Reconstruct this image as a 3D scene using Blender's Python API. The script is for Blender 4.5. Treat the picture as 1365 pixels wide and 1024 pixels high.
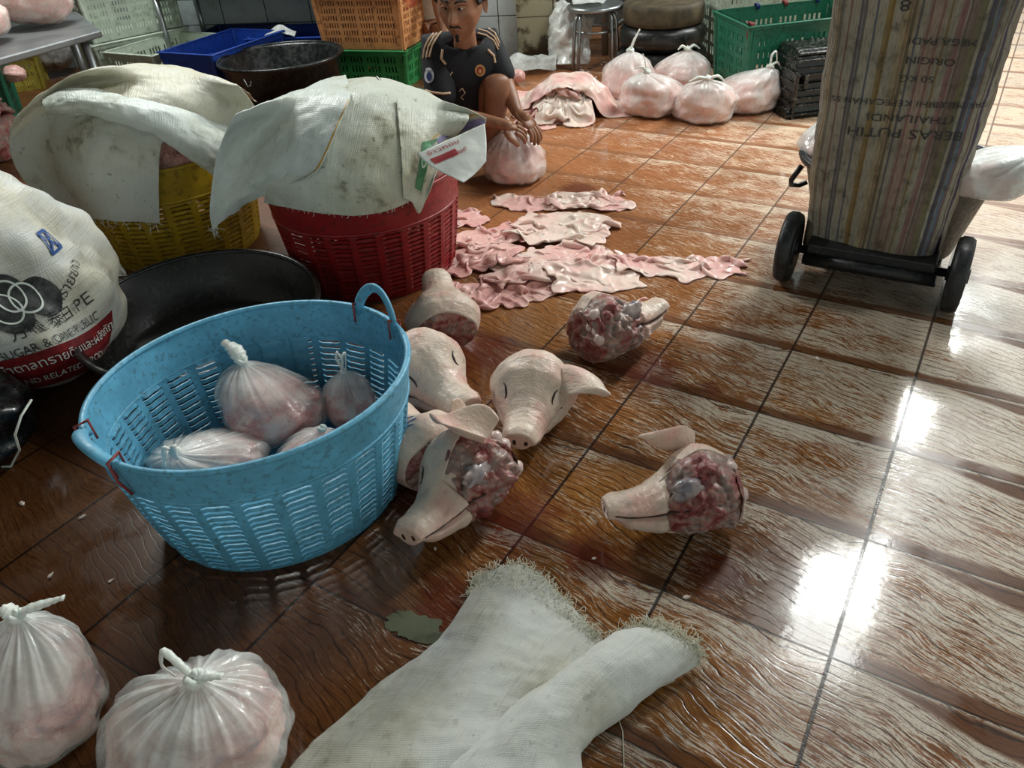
import bpy, bmesh, math, random
import numpy as np
from mathutils import Vector, Matrix, Euler, noise
random.seed(7); np.random.seed(7)
D = bpy.data
for _o in list(D.objects): D.objects.remove(_o)
scene = bpy.context.scene
COL = scene.collection
PI = math.pi
# ------------------------------------------------------------------ camera
CF, CA, CB, CC, CX, CY, CZ = 1031.80373, 0.948628496, -0.0746873218, 0.582384725, 3.01640810, -3.06194396, 3.89131910
TILE = 0.3
CAMH = CZ * TILE
CAMM = Matrix.Rotation(CA, 3, 'X') @ Matrix.Rotation(CB, 3, 'Z')
cam_d = D.cameras.new('camera'); cam = D.objects.new('camera', cam_d); COL.objects.link(cam)
cam_d.sensor_fit = 'HORIZONTAL'; cam_d.sensor_width = 36.0; cam_d.lens = CF / 1365.0 * 36.0
cam_d.clip_start = 0.02; cam_d.clip_end = 100
cam.matrix_world = Matrix.Translation((0, 0, CAMH)) @ CAMM.to_4x4()
scene.camera = cam
scene.view_settings.view_transform = 'Standard'
scene.view_settings.look = 'None'
scene.view_settings.gamma = 1.0
scene.view_settings.use_curve_mapping = False
scene.view_settings.exposure = 0.55
def at(px, py, z=0.0):
    """point of the place at height z seen at pixel px,py of the 1365x1024 photograph"""
    d = CAMM @ Vector(((px - 682.5) / CF, -(py - 512) / CF, -1.0))
    t = (z - CAMH) / d.z
    return Vector((d.x * t, d.y * t, z))
def aty(px, py, Y):
    d = CAMM @ Vector(((px - 682.5) / CF, -(py - 512) / CF, -1.0)); t = Y / d.y
    return Vector((d.x * t, Y, CAMH + d.z * t))
# ------------------------------------------------------------------ world and lamps
w = D.worlds.new('market_daylight'); scene.world = w; w.use_nodes = True
wn = w.node_tree.nodes; wl = w.node_tree.links; wn.clear()
wo = wn.new('ShaderNodeOutputWorld'); wb = wn.new('ShaderNodeBackground')
tc = wn.new('ShaderNodeTexCoord'); sx = wn.new('ShaderNodeSeparateXYZ'); wr = wn.new('ShaderNodeValToRGB')
wl.new(tc.outputs['Generated'], sx.inputs[0]); wl.new(sx.outputs['Z'], wr.inputs[0])
e = wr.color_ramp.elements
e[0].position = 0.0; e[0].color = (0.86, 0.95, 0.90, 1)
e[1].position = 0.9; e[1].color = (0.30, 0.34, 0.33, 1)
wb.inputs[1].default_value = 0.62
wl.new(wr.outputs[0], wb.inputs[0]); wl.new(wb.outputs[0], wo.inputs[0])
def area(name, loc, target, sx_, sy_, power, color=(1, 1, 1)):
    l = D.lights.new(name, 'AREA'); l.shape = 'RECTANGLE'; l.size = sx_; l.size_y = sy_; l.energy = power; l.color = color
    o = D.objects.new(name, l); COL.objects.link(o); o.location = loc
    o.rotation_euler = (Vector(target) - Vector(loc)).to_track_quat('-Z', 'Y').to_euler()
    return o
area('market_or_fill_lamp', (3.17, 4.87, 2.6), (0.9, 1.6, 0), 0.38, 0.85, 85, (0.97, 1.0, 0.97))
area('market_or_fill_lamp', (1.80, 2.88, 2.6), (0.9, 1.5, 0), 0.38, 0.9, 32, (0.97, 1.0, 0.97))
area('market_or_fill_lamp', (-1.7, 4.4, 2.9), (-0.6, 2.0, 0), 1.1, 1.1, 110, (0.95, 1.0, 0.97))  # added fill lamp without a known source, brightens the left and back
# ------------------------------------------------------------------ object helpers
def link(o, parent=None):
    COL.objects.link(o)
    if parent is not None: o.parent = parent
    return o
def tag(o, label=None, cat=None, group=None, kind=None):
    if label: o['label'] = label
    if cat: o['category'] = cat
    if group: o['group'] = group
    if kind: o['kind'] = kind
    return o
def thing(name, label, cat, loc=(0, 0, 0), rot=(0, 0, 0), group=None):
    o = D.objects.new(name, None); o.empty_display_size = 0.05
    COL.objects.link(o); o.location = loc; o.rotation_euler = rot
    return tag(o, label, cat, group)
class MB:
    """collects vertices and faces of ONE mesh"""
    def __init__(s): s.v = []; s.f = []; s.m = []
    def add(s, V, F, mi=0):
        n = len(s.v); s.v.extend([tuple(map(float, p)) for p in V])
        for q in F: s.f.append(tuple(int(i) + n for i in q)); s.m.append(mi)
        return s
    def box(s, c, d, rot=None, mi=0):
        V = []
        for x in (-.5, .5):
            for y in (-.5, .5):
                for z in (-.5, .5):
                    p = Vector((x * d[0], y * d[1], z * d[2]))
                    if rot is not None: p = Euler(rot).to_matrix() @ p
                    V.append(p + Vector(c))
        return s.add(V, [(0, 1, 3, 2), (4, 6, 7, 5), (0, 4, 5, 1), (2, 3, 7, 6), (0, 2, 6, 4), (1, 5, 7, 3)], mi)
    def tube(s, pts, r, n=8, closed=False, cap=True, flat=1.0, mi=0):
        pts = [Vector(p) for p in pts]; N = len(pts)
        rs = r if isinstance(r, (list, tuple, np.ndarray)) else [r] * N
        V = []; up = None
        for i, p in enumerate(pts):
            if closed: t = pts[(i + 1) % N] - pts[i - 1]
            else: t = pts[min(i + 1, N - 1)] - pts[max(i - 1, 0)]
            t.normalize()
            if up is None:
                up = Vector((0, 0, 1)) if abs(t.z) < .9 else Vector((1, 0, 0))
            a = t.cross(up)
            if a.length < 1e-6: a = t.orthogonal()
            a.normalize(); up = a.cross(t).normalized()
            for k in range(n):
                th = 2 * PI * k / n
                V.append(p + (a * math.cos(th) + up * math.sin(th) * flat) * rs[i])
        F = []
        for i in range(N if closed else N - 1):
            for k in range(n):
                j = (i + 1) % N
                F.append((i * n + k, i * n + (k + 1) % n, j * n + (k + 1) % n, j * n + k))
        if cap and not closed:
            F.append(tuple(range(n))[::-1]); F.append(tuple((N - 1) * n + k for k in range(n)))
        return s.add(V, F, mi)
    def lathe(s, prof, n=32, c=(0, 0, 0), a=1.0, b=1.0, closed=False, mi=0):
        V = []; F = []; N = len(prof)
        for r, z in prof:
            for k in range(n):
                th = 2 * PI * k / n
                V.append((c[0] + a * r * math.cos(th), c[1] + b * r * math.sin(th), c[2] + z))
        for i in range(N - 1 + (1 if closed else 0)):
            j = (i + 1) % N
            for k in range(n):
                F.append((i * n + k, i * n + (k + 1) % n, j * n + (k + 1) % n, j * n + k))
        return s.add(V, F, mi)
    def build(s, name, mat, parent=None, smooth=True, loc=None, rot=None):
        me = D.meshes.new(name); me.from_pydata(s.v, [], s.f)
        mats = mat if isinstance(mat, (list, tuple)) else [mat]
        for m in mats: me.materials.append(m)
        if len(mats) > 1:
            for p, mi in zip(me.polygons, s.m): p.material_index = mi
        if smooth:
            me.polygons.foreach_set('use_smooth', [True] * len(me.polygons))
        me.validate(); me.update()
        o = D.objects.new(name, me)
        if loc: o.location = loc
        if rot: o.rotation_euler = rot
        return link(o, parent)
def grid_mesh(name, P, mat, parent=None, thick=0.0, closed_u=False, subdiv=0, holes=None, offset=0.0, uv=None):
    """P: (n,m,3) array of points as one smooth sheet"""
    n, m, _ = P.shape
    idx = np.arange(n * m).reshape(n, m); F = []
    for i in range(n if closed_u else n - 1):
        for j in range(m - 1):
            if holes is not None and holes[i, j]: continue
            k = (i + 1) % n
            F.append((idx[i, j], idx[k, j], idx[k, j + 1], idx[i, j + 1]))
    o = MB().add(P.reshape(-1, 3), F).build(name, mat, parent)
    if uv:
        lay = o.data.uv_layers.new(name='UVMap'); vi = np.zeros(len(o.data.loops), np.int32); o.data.loops.foreach_get('vertex_index', vi)
        q = np.stack([(vi // m) / max(1, n - 1) * uv[0], (vi % m) / max(1, m - 1) * uv[1]], 1).astype(np.float32); lay.data.foreach_set('uv', q.ravel())
    if thick:
        md = o.modifiers.new('thickness', 'SOLIDIFY'); md.thickness = thick; md.offset = offset
    if subdiv:
        md = o.modifiers.new('smooth', 'SUBSURF'); md.levels = subdiv; md.render_levels = subdiv
    return o
def bevel(o, wd=0.003, seg=2):
    md = o.modifiers.new('bevel', 'BEVEL'); md.width = wd; md.segments = seg; md.limit_method = 'ANGLE'
    return o
def nz(p, s=1.0, o=0.0):
    return noise.noise(Vector((p[0] * s + o, p[1] * s + o * .7, p[2] * s - o)))
def copy_thing(root, loc=None, rot=None, label=None, group=None, scale=None):
    c = root.copy(); COL.objects.link(c)
    for ch in root.children:
        d = ch.copy(); COL.objects.link(d); d.parent = c
        for g in ch.children:
            q = g.copy(); COL.objects.link(q); q.parent = d
    if loc is not None: c.location = loc
    if rot is not None: c.rotation_euler = rot
    if scale is not None: c.scale = scale
    if label: c['label'] = label
    if group: c['group'] = group
    return c
# ------------------------------------------------------------------ material helpers
class NT:
    def __init__(s, name):
        s.mat = D.materials.new(name); s.mat.use_nodes = True
        s.n = s.mat.node_tree.nodes; s.l = s.mat.node_tree.links
        s.b = s.n['Principled BSDF']; s.out = s.n['Material Output']
    def node(s, t, **k):
        x = s.n.new(t)
        for a, v in k.items(): setattr(x, a, v)
        return x
    def put(s, sock, v):
        if hasattr(v, 'links') or isinstance(v, bpy.types.NodeSocket): s.l.new(v, sock)
        elif isinstance(v, (tuple, list)) and len(v) == 3 and sock.type == 'RGBA': sock.default_value = (*v, 1)
        else: sock.default_value = v
    def coord(s, kind='Object', scale=(1, 1, 1), rot=(0, 0, 0), loc=(0, 0, 0)):
        t = s.node('ShaderNodeTexCoord'); m = s.node('ShaderNodeMapping')
        m.inputs['Scale'].default_value = scale; m.inputs['Rotation'].default_value = rot; m.inputs['Location'].default_value = loc
        s.l.new(t.outputs[kind], m.inputs[0]); return m.outputs[0]
    def noise(s, vec, scale, detail=4, rough=.55, dist=0.0):
        x = s.node('ShaderNodeTexNoise'); s.l.new(vec, x.inputs['Vector'])
        x.inputs['Scale'].default_value = scale; x.inputs['Detail'].default_value = detail
        x.inputs['Roughness'].default_value = rough; x.inputs['Distortion'].default_value = dist
        return x.outputs['Fac']
    def voro(s, vec, scale, feature='F1', out='Distance', rnd=1.0):
        x = s.node('ShaderNodeTexVoronoi', feature=feature); s.l.new(vec, x.inputs['Vector'])
        x.inputs['Scale'].default_value = scale; x.inputs['Randomness'].default_value = rnd
        return x.outputs[out]
    def math(s, op, a, b=0.0, c=0.0, clamp=False):
        x = s.node('ShaderNodeMath', operation=op, use_clamp=clamp)
        s.put(x.inputs[0], a); s.put(x.inputs[1], b)
        if op in ('MULTIPLY_ADD', 'COMPARE', 'SMOOTH_MIN', 'SMOOTH_MAX'): s.put(x.inputs[2], c)
        return x.outputs[0]
    def rmp(s, v, a, b, c=0.0, d=1.0, smooth=True):
        x = s.node('ShaderNodeMapRange'); x.interpolation_type = 'SMOOTHSTEP' if smooth else 'LINEAR'
        s.put(x.inputs[0], v)
        for i, k in enumerate((a, b, c, d)): s.put(x.inputs[i + 1], k)
        return x.outputs[0]
    def ramp(s, v, stops):
        x = s.node('ShaderNodeValToRGB'); s.put(x.inputs[0], v); e = x.color_ramp.elements
        while len(e) < len(stops): e.new(0.5)
        for q, (p, c) in zip(e, stops): q.position = p; q.color = (*c, 1)
        return x.outputs[0]
    def mix(s, f, a, b, mode='MIX'):
        x = s.node('ShaderNodeMix', data_type='RGBA', blend_type=mode)
        s.put(x.inputs[0], f); s.put(x.inputs[6], a); s.put(x.inputs[7], b); return x.outputs[2]
    def bump(s, h, strength=.3, dist=.002, prev=None):
        x = s.node('ShaderNodeBump'); s.put(x.inputs['Height'], h)
        x.inputs['Strength'].default_value = strength; x.inputs['Distance'].default_value = dist
        if prev is not None: s.l.new(prev, x.inputs['Normal'])
        return x.outputs[0]
    def fin(s, color=None, rough=None, normal=None, **k):
        if color is not None: s.put(s.b.inputs['Base Color'], color)
        if rough is not None: s.put(s.b.inputs['Roughness'], rough)
        if normal is not None: s.l.new(normal, s.b.inputs['Normal'])
        for a, v in k.items(): s.put(s.b.inputs[a.replace('_', ' ')], v)
        return s.mat
def lin(h):
    h = h.lstrip('#'); r = [int(h[i:i + 2], 16) / 255 for i in (0, 2, 4)]
    return tuple((c / 12.92 if c <= .04045 else ((c + .055) / 1.055) ** 2.4) for c in r)
def plain(name, hexc, rough=.5, bumpy=0.0, var=.12, scale=12, **k):
    t = NT(name); v = t.coord(); n = t.noise(v, scale, 5); c = lin(hexc)
    col = t.mix(t.rmp(n, .3, .75, 0, 1), tuple(x * (1 - var) for x in c), tuple(min(1, x * (1 + var)) for x in c))
    nm = t.bump(t.noise(v, scale * 6, 4), bumpy, .003) if bumpy else None
    return t.fin(col, rough, nm, **k)
def sep(t, v):
    x = t.node('ShaderNodeSeparateXYZ'); t.l.new(v, x.inputs[0]); return x.outputs
def comb(t, a, b, c=0.0):
    x = t.node('ShaderNodeCombineXYZ'); t.put(x.inputs[0], a); t.put(x.inputs[1], b); t.put(x.inputs[2], c); return x.outputs[0]
# ------------------------------------------------------------------ floor
def floor_material():
    t = NT('wet_wood_grain_tiles')
    P = t.coord('Object', scale=(1 / TILE, 1 / TILE, 1))      # in tiles; the slab is turned to the tile grid
    X, Y, Z = sep(t, P)
    # small misalignment of the laid tiles
    fu = t.math('FRACT', X); fv = t.math('FRACT', Y)
    iu = t.math('FLOOR', X); iv = t.math('FLOOR', Y)
    rnd = t.node('ShaderNodeTexWhiteNoise', noise_dimensions='2D'); t.l.new(comb(t, iu, iv), rnd.inputs['Vector'])
    rv = rnd.outputs['Value']; rc = sep(t, rnd.outputs['Color'])
    # relief: S shaped veins running across each tile
    s1 = t.rmp(fu, 0.05, 0.95, 0, 1)
    low = t.noise(comb(t, t.math('ADD', t.math('MULTIPLY', fu, 2.2), 3.1), t.math('MULTIPLY', fv, 3.0), 0), 1.0, 1)
    warp = t.math('MULTIPLY', t.math('SUBTRACT', low, .5), .17)
    drop = t.math('MULTIPLY', t.math('SUBTRACT', .55, s1), t.math('MULTIPLY_ADD', t.math('SINE', t.math('MULTIPLY', fv, 3.14)), .16, .10))
    L = t.math('ADD', t.math('SUBTRACT', fv, drop), warp)
    fine = t.noise(comb(t, t.math('MULTIPLY', X, 5), t.math('MULTIPLY', Y, 14), 0), 1, 2)
    Lw = t.math('ADD', t.math('MULTIPLY', L, 15), t.math('MULTIPLY', fine, .7))
    d = t.math('ABSOLUTE', t.math('SUBTRACT', t.math('FRACT', Lw), .5))      # 0 on a vein
    brk = t.noise(comb(t, t.math('MULTIPLY', X, 2.1), t.math('MULTIPLY', Lw, .8), 0), 1, 1)
    wid = t.rmp(brk, .25, .60, .05, .14)
    vein = t.math('SUBTRACT', 1.0, t.rmp(d, 0.0, wid, 0, 1))
    # fine dense grain, stretched along the veins
    gv = comb(t, t.math('MULTIPLY', X, 7), t.math('MULTIPLY', L, 95), t.math('MULTIPLY', rv, 9))
    grain = t.noise(gv, 1.0, 5, .65, .3)
    gv2 = comb(t, t.math('MULTIPLY', X, 22), t.math('MULTIPLY', L, 150), t.math('MULTIPLY', rv, 9))
    grain2 = t.noise(gv2, 1.0, 4, .7)
    gr = t.math('ADD', t.math('MULTIPLY', grain, .62), t.math('MULTIPLY', grain2, .38))
    # glaze worn white, more right and at tile edges; right also paints pale reflection
    ob = t.node('ShaderNodeTexCoord'); geo = t.node('ShaderNodeNewGeometry')
    wx, wy, wz = sep(t, geo.outputs['Position'])
    big = t.noise(geo.outputs['Position'], 1.6, 3)
    walk_sheen = t.rmp(t.math('ADD', t.math('SUBTRACT', wx, t.math('MULTIPLY', wy, .12)), t.math('MULTIPLY', big, .5)), -0.35, 1.45, 0, 1, False)
    edge = t.math('ADD', t.rmp(fv, .72, .95, 0, 1), t.math('MULTIPLY', t.rmp(fv, .16, .06, 0, .0), 1))
    eu = t.math('ADD', t.rmp(fu, .80, 1.0, 0, .5), t.rmp(fu, .12, 0, 0, .3))
    left = t.rmp(t.math('ADD', wx, t.math('MULTIPLY', big, .3)), -.40, -.05, 0, 1)
    wear_sheen = t.math('ADD', t.math('MULTIPLY', walk_sheen, .235), t.math('MULTIPLY', t.math('ADD', edge, eu), .055))
    nmix = t.noise(comb(t, t.math('MULTIPLY', X, 1.3), t.math('MULTIPLY', Y, 3), 0), 1.3, 3)
    wear_sheen = t.math('ADD', wear_sheen, t.math('MULTIPLY', t.math('SUBTRACT', nmix, .5), .30))
    thr = t.math('SUBTRACT', .630, wear_sheen)
    thr = t.math('ADD', thr, t.math('MULTIPLY', t.rmp(wy, 1.4, 2.6, 0, 1), .035))
    white = t.rmp(gr, thr, t.math('ADD', thr, .045), 0, .85)
    spk = t.noise(comb(t, t.math('MULTIPLY', X, 75), t.math('MULTIPLY', L, 190), t.math('MULTIPLY', rv, 5)), 1.0, 3, .7)
    white = t.math('MULTIPLY', t.math('MULTIPLY', white, left), t.rmp(spk, .36, .50, .25, 1))
    # a smooth dirty run along one edge of each tile
    run = t.math('MULTIPLY', t.rmp(t.math('ADD', fv, t.math('MULTIPLY', warp, .35)), .13, .075, 0, 1), t.rmp(rc[0], .1, .35, .35, 1))
    curv = t.math('ADD', fv, t.math('MULTIPLY', t.rmp(fu, 0, 1, -.02, .16), 1))
    run2 = t.math('MULTIPLY', t.math('MULTIPLY', t.rmp(curv, .96, 1.0, 0, 1), t.rmp(X, 2.98, 3.02, 0, 1)), t.rmp(fv, 1.0, .955, 0, 1))
    runs = t.math('MAXIMUM', run, run2)
    white = t.math('MULTIPLY', white, t.math('SUBTRACT', 1, t.math('MULTIPLY', runs, .85)))
    # colours
    c1 = t.ramp(t.math('ADD', gr, t.math('MULTIPLY', t.math('SUBTRACT', rv, .5), .10)), [(.30, lin('47260f')), (.50, lin('7a4a20')), (.68, lin('a97a40'))])
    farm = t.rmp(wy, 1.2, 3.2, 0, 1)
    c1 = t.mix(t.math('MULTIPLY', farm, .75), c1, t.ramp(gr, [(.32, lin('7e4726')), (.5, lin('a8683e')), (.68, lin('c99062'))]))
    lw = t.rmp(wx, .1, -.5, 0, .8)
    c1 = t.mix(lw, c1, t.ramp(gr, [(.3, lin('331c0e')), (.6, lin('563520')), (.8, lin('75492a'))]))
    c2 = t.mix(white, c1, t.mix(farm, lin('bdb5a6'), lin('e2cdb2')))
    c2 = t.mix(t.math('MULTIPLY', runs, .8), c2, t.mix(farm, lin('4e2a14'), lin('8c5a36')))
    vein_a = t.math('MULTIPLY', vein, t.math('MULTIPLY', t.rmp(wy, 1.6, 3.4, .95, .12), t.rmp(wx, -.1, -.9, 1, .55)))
    c3 = t.mix(t.math('MULTIPLY', vein_a, .88), c2, lin('241006'))
    # joints
    ju = t.math('MINIMUM', fu, t.math('SUBTRACT', 1, fu)); jv = t.math('MINIMUM', fv, t.math('SUBTRACT', 1, fv))
    j = t.math('MAXIMUM', t.rmp(ju, .007, .015, 1, 0), t.math('MULTIPLY', t.rmp(jv, .004, .011, 1, 0), .9))
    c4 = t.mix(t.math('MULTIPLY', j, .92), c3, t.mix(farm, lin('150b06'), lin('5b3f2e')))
    # blood washed around the heads
    def stain(px, py, rx):
        p = at(px, py)
        dx = t.math('SUBTRACT', wx, p.x); dy = t.math('SUBTRACT', wy, p.y)
        dd = t.math('SQRT', t.math('ADD', t.math('MULTIPLY', dx, dx), t.math('MULTIPLY', dy, dy)))
        dd = t.math('ADD', dd, t.math('MULTIPLY', t.math('SUBTRACT', t.noise(geo.outputs['Position'], 14, 3), .5), .16))
        return t.rmp(dd, rx * .35, rx, 1, 0)
    S = None
    for q in ((690, 690, .13), (800, 740, .09), (560, 640, .13), (860, 490, .12), (945, 518, .04), (640, 470, .14), (600, 800, .09), (590, 420, .1), (730, 520, .09), (770, 250, .10), (960, 760, .08)):
        x = stain(*q); S = x if S is None else t.math('MAXIMUM', S, x)
    c5 = t.mix(t.math('MULTIPLY', S, .72), c4, t.mix(.5, c4, lin('5a0a08')))
    c5 = t.mix(t.math('MULTIPLY', S, .40), c5, lin('4a0b08'))
    # puddled water: smoother where it stands
    pud = t.rmp(t.noise(geo.outputs['Position'], 5, 4), .42, .62, 0, 1)
    rough = t.math('ADD', t.math('MULTIPLY', white, .14), t.rmp(pud, 0, 1, .30, .15))
    rough = t.math('ADD', rough, t.math('MULTIPLY', farm, .22))
    h = t.math('SUBTRACT', t.math('ADD', t.math('MULTIPLY', gr, .35), t.math('MULTIPLY', white, .25)), t.math('MULTIPLY', vein, .9))
    h = t.math('SUBTRACT', h, t.math('MULTIPLY', j, .8))
    h = t.math('MULTIPLY', t.math('MULTIPLY', h, t.rmp(runs, 0, 1, 1, .25)), t.rmp(wx, .05, -.6, 1, .3))
    n1 = t.bump(h, .24, .0011)
    n2 = t.bump(t.noise(geo.outputs['Position'], 9, 2), .12, .004, n1)
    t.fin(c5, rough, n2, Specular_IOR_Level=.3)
    t.put(t.b.inputs['Coat Weight'], t.math('MULTIPLY', t.math('MULTIPLY', t.rmp(pud, 0, 1, .35, .9), t.rmp(wx, .1, -.6, 1, .45)), t.rmp(j, 0, 1, 1, .25))); t.b.inputs['Coat Roughness'].default_value = .07
    n3 = t.bump(t.math('ADD', t.math('MULTIPLY', h, .25), t.noise(geo.outputs['Position'], 60, 3)), .15, .0010)
    t.l.new(n3, t.b.inputs['Coat Normal'])
    return t.mat
fl = MB().add([(-26, -16, 0), (34, -16, 0), (34, 44, 0), (-26, 44, 0), (-26, -16, -.05), (34, -16, -.05), (34, 44, -.05), (-26, 44, -.05)],
              [(0, 1, 2, 3), (7, 6, 5, 4), (0, 4, 5, 1), (1, 5, 6, 2), (2, 6, 7, 3), (3, 7, 4, 0)])
fl.v = [(x * TILE, y * TILE, z) for x, y, z in fl.v]
floor = fl.build('floor', floor_material(), smooth=False); tag(floor, kind='structure')
R_ = Matrix.Rotation(-CC, 3, 'Z'); o_ = R_ @ Vector((-CX * TILE, -CY * TILE, 0))
floor.location = o_; floor.rotation_euler = (0, 0, -CC)
# ------------------------------------------------------------------ soft sheets: a small position based cloth solver
class Field:
    """height of what already lies on the floor, for later sheets to rest on"""
    def __init__(s, x0, x1, y0, y1, c=.008):
        s.x0, s.y0, s.c = x0, y0, c; s.h = np.zeros((int((x1 - x0) / c) + 2, int((y1 - y0) / c) + 2))
    def get(s, x, y):
        u = np.clip((x - s.x0) / s.c, 0, s.h.shape[0] - 1.001); v = np.clip((y - s.y0) / s.c, 0, s.h.shape[1] - 1.001)
        i = u.astype(int); j = v.astype(int); a = u - i; b = v - j; h = s.h
        return (h[i, j] * (1 - a) + h[i + 1, j] * a) * (1 - b) + (h[i, j + 1] * (1 - a) + h[i + 1, j + 1] * a) * b
    def add(s, P):
        n, m, _ = P.shape
        Q = [P, (P[:-1] + P[1:]) / 2, (P[:, :-1] + P[:, 1:]) / 2, (P[:-1, :-1] + P[1:, 1:]) / 2]
        for q in Q:
            q = q.reshape(-1, 3)
            i = np.clip(((q[:, 0] - s.x0) / s.c + .5).astype(int), 1, s.h.shape[0] - 2)
            j = np.clip(((q[:, 1] - s.y0) / s.c + .5).astype(int), 1, s.h.shape[1] - 2)
            for di in (-1, 0, 1):
                for dj in (-1, 0, 1):
                    np.maximum.at(s.h, (i + di, j + dj), q[:, 2])
    def collide(s, P, eps=.003):
        lim = s.get(P[:, :, 0], P[:, :, 1]) + eps
        hit = P[:, :, 2] < lim
        P[:, :, 2] = np.where(hit, lim, P[:, :, 2])
        return hit
def pairs():
    out = []
    for k in (0, 1):
        out.append(((slice(k, -1, 2), slice(None)), (slice(k + 1, None, 2), slice(None)), 'u'))
        out.append(((slice(None), slice(k, -1, 2)), (slice(None), slice(k + 1, None, 2)), 'v'))
    return out
def sheet_sim(P, rest, collide, steps=120, iters=8, g=-.0006, damp=.96, bend=.25, fric=.6, shear=.3, stretch=1.0, pin=None, wrinkle=None, grip=0.0):
    """P (n,m,3) start; rest (du,dv) edge lengths; collide(P)->mask moves points out of what they meet"""
    P = P.copy(); V = np.zeros_like(P); n, m, _ = P.shape
    du, dv = rest; dd = math.hypot(du, dv)
    def con(A, B, L, k, only_min=False):
        for q in range(2):
            a = A[q]; b = B[q]
            d = P[b] - P[a]; l = np.sqrt((d ** 2).sum(-1)) + 1e-9
            c = (l - L) / l * .5 * k
            if only_min: c = np.minimum(c, 0)
            P[a] += d * c[..., None]; P[b] -= d * c[..., None]
    def sl(k, o, N):   # alternate non-overlapping spans of length o
        idx = np.arange(N - o); sel = idx[((idx // o) % 2) == k]; return sel
    A_ = {}
    for o in (1, 2, 3):
        A_['u%d' % o] = ([(sl(0, o, n),), (sl(1, o, n),)], [(sl(0, o, n) + o,), (sl(1, o, n) + o,)])
    iv = {}
    for o in (1, 2, 3):
        iv[o] = [sl(0, o, m), sl(1, o, m)]
    pins = None
    if pin is not None: pins = (pin, P[pin].copy())
    for st in range(steps):
        V[..., 2] += g
        old = P.copy(); P += V
        for it in range(iters):
            for q in (0, 1):
                for (o, k, mn) in ((1, stretch, False), (3, bend, True), (2, bend, True)):
                    i = A_['u%d' % o][0][q][0]
                    if len(i):
                        d = P[i + o] - P[i]; l = np.sqrt((d ** 2).sum(-1)) + 1e-9; c = (l - du * o * (1 if o == 1 else .80)) / l * .5 * k
                        if mn: c = np.minimum(c, 0)
                        P[i] += d * c[..., None]; P[i + o] -= d * c[..., None]
                    j = iv[o][q]
                    if len(j):
                        d = P[:, j + o] - P[:, j]; l = np.sqrt((d ** 2).sum(-1)) + 1e-9; c = (l - dv * o * (1 if o == 1 else .80)) / l * .5 * k
                        if mn: c = np.minimum(c, 0)
                        P[:, j] += d * c[..., None]; P[:, j + o] -= d * c[..., None]
            for q in (0, 1):
                for dg in (0, 1):
                    i = np.arange(q, n - 1, 2)
                    a = P[i][:, :-1] if dg == 0 else P[i][:, 1:]
                    b = P[i + 1][:, 1:] if dg == 0 else P[i + 1][:, :-1]
                    d = b - a; l = np.sqrt((d ** 2).sum(-1)) + 1e-9; c = ((l - dd) / l * .25 * shear)[..., None] * d
                    if dg == 0:
                        P[i[:, None], np.arange(m - 1)[None]] += c; P[i[:, None] + 1, np.arange(1, m)[None]] -= c
                    else:
                        P[i[:, None], np.arange(1, m)[None]] += c; P[i[:, None] + 1, np.arange(m - 1)[None]] -= c
            hit = collide(P)
            if grip and hit is not None:
                P[..., :2] = np.where(hit[..., None], old[..., :2] + (P[..., :2] - old[..., :2]) * (1 - grip), P[..., :2])
            if pins is not None: P[pins[0]] = pins[1]
        V = (P - old) * damp
        if hit is not None:
            V[hit] *= (1 - fric)
        sp = np.sqrt((V ** 2).sum(-1, keepdims=True)); V *= np.minimum(1, .02 / (sp + 1e-9))
    return P
def smooth_noise(n, m, cells, rs):
    """random bumps, (n,m), -1..1"""
    a = rs.randn(cells + 3, cells + 3); u = np.linspace(0, cells, n); v = np.linspace(0, cells, m)
    i = u.astype(int); j = v.astype(int); fu = (u - i); fv = (v - j); fu = fu * fu * (3 - 2 * fu); fv = fv * fv * (3 - 2 * fv)
    A = a[np.ix_(i, j)]; B = a[np.ix_(i + 1, j)]; C_ = a[np.ix_(i, j + 1)]; D_ = a[np.ix_(i + 1, j + 1)]
    return (A * (1 - fu)[:, None] + B * fu[:, None]) * (1 - fv)[None] + (C_ * (1 - fu)[:, None] + D_ * fu[:, None]) * fv[None]
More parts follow.
